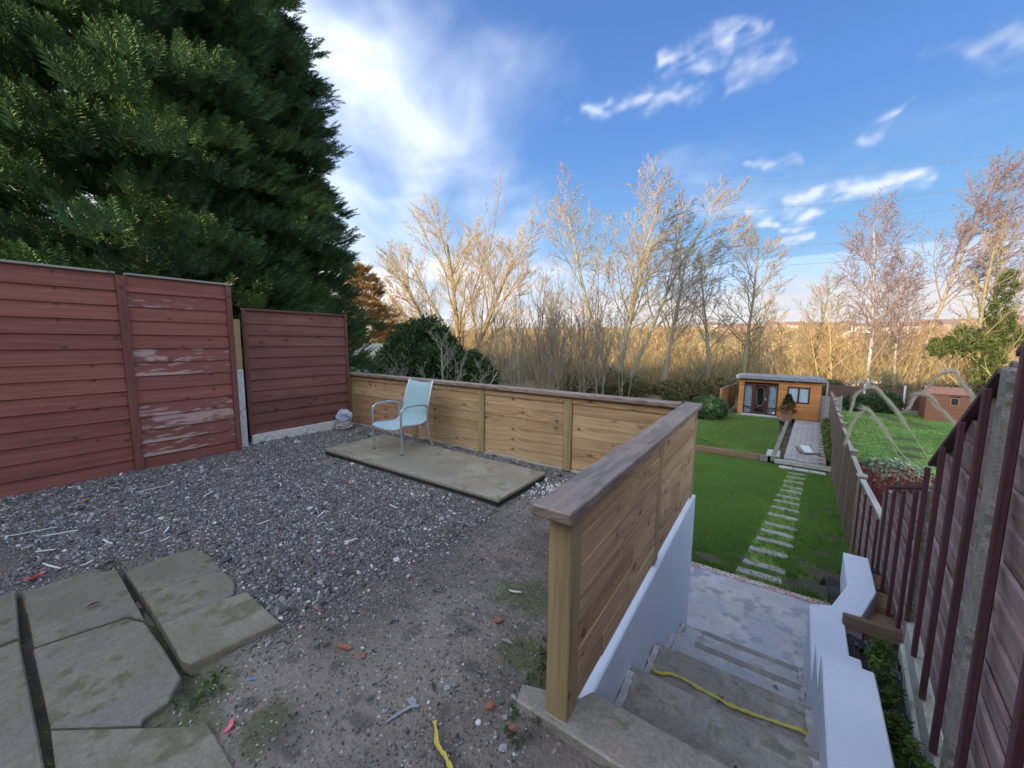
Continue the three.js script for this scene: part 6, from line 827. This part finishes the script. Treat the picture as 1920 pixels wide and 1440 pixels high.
{ // parked vehicles glimpsed behind the brown fence
  const car = (label, x, z, turn, col) => { const c = thing('parked_car', label, 'car', [x, terrainY(x, z), z], turn, 'cars parked beyond the brown fence'), sh = new THREE.Shape([[-2, 0.35], [2, 0.35], [2.05, 0.75], [1.5, 0.95], [0.75, 1.42], [-1.0, 1.46], [-1.75, 1.0], [-2.05, 0.9]].map(([a, b]) => new THREE.Vector2(a, b))), g = new THREE.ExtrudeGeometry(sh, { depth: 1.5, bevelEnabled: true, bevelSize: 0.08, bevelThickness: 0.1, bevelSegments: 3 }); g.translate(0, 0, -0.75); part('body', g, plain(...col, 0.3), c); const ws = new THREE.Shape([[-1.5, 0.98], [1.3, 0.98], [0.7, 1.36], [-0.95, 1.4]].map(([a, b]) => new THREE.Vector2(a, b))); for (const z2 of [-0.862, 0.855]) part('side_window', new THREE.ExtrudeGeometry(ws, { depth: 0.01, bevelEnabled: false }), darkGlass, c, [0, 0, z2]); for (const [wx, wz] of [[-1.25, 0.8], [1.25, 0.8], [-1.25, -0.8], [1.25, -0.8]]) { const wg = new THREE.CylinderGeometry(0.31, 0.31, 0.18, 18); wg.rotateX(Math.PI / 2); const w = part('wheel', wg, plain(0.02, 0.02, 0.02, 0.8), c, [wx, 0.31, wz]); const rg = new THREE.CylinderGeometry(0.18, 0.18, 0.2, 12); rg.rotateX(Math.PI / 2); part('rim', rg, plain(0.5, 0.5, 0.5, 0.3, { metalness: 0.7 }), w); } };
  car('silver car glimpsed over the brown fence next door', 7.0, -42, 0.1, [0.6, 0.62, 0.65]); car('white car glimpsed behind the shed roof', 11.6, -43, -0.05, [0.75, 0.76, 0.78]);
}
// ---------- overhead cables ----------
{
  const cm = plain(0.1, 0.1, 0.11, 0.7), ends = [[-30, 19.1, 24, 16.5], [-30, 16.2, 24, 14.0], [-30, 13.8, 24, 13.0], [-30, 11.6, 24, 10.5], [-30, 9.2, 24, 8.6]], nm = ['highest', 'second highest', 'middle', 'fourth', 'lowest'];
  ends.forEach(([b0, , b1], i) => { const d = 120, pts = []; const e = [[19.1, 16.5], [16.2, 14], [13.8, 12.6], [11.6, 10.5], [9.4, 8.6]][i]; for (let k = 0; k <= 12; k++) { const be = lerp(-26, 30, k / 12) / 57.2958, el = lerp(e[0], e[1], (lerp(-26, 30, k / 12) + 6.6) / 23.8) / 57.2958, D = d / Math.cos(be - 0.1); pts.push([Math.sin(be) * D, 1.5 + Math.tan(el) * D, -Math.cos(be) * D]); } single('overhead_cable', tube(pts, 0.036, 0.036, 4, 48), cm, nm[i] + ' of the overhead power cables crossing the sky on the right', 'cable', [0, 0, 0], 0, 'overhead power cables'); });
}
// ---------- houses on the far hillside ----------
{
  const r = rngOf(171), wl = [plain(0.2, 0.13, 0.11, 0.9), plain(0.36, 0.34, 0.32, 0.9), plain(0.22, 0.15, 0.13, 0.9)], rl = plain(0.15, 0.1, 0.09, 0.9), wg = cbox(9, 5, 7, 0), rg = (() => { const s = new THREE.Shape([[-3.8, 0], [3.8, 0], [0, 2.6]].map(([a, b]) => new THREE.Vector2(a, b))), g = new THREE.ExtrudeGeometry(s, { depth: 9.4, bevelEnabled: false }); g.translate(0, 0, -4.7); g.rotateY(Math.PI / 2); return g; })();
  for (let i = 0; i < 46; i++) { const be = (-8 + 30 * ((i + r()) / 46)) / 57.3, d = 330 + 130 * r(), x = Math.sin(be) * d, z = -Math.cos(be) * d, h = thing('hillside_house', 'tiny brick house among trees on the far skyline', 'house', [x, terrainY(x, z) + 1.5, z], (r() - 0.5) * 0.8, 'houses on the far hillside'); part('wall', wg, wl[Math.floor(r() * 3)], h, [0, 2.4, 0]); part('roof', rg, rl, h, [0, 4.9, 0]); }
}
renderer.render(scene, camera);
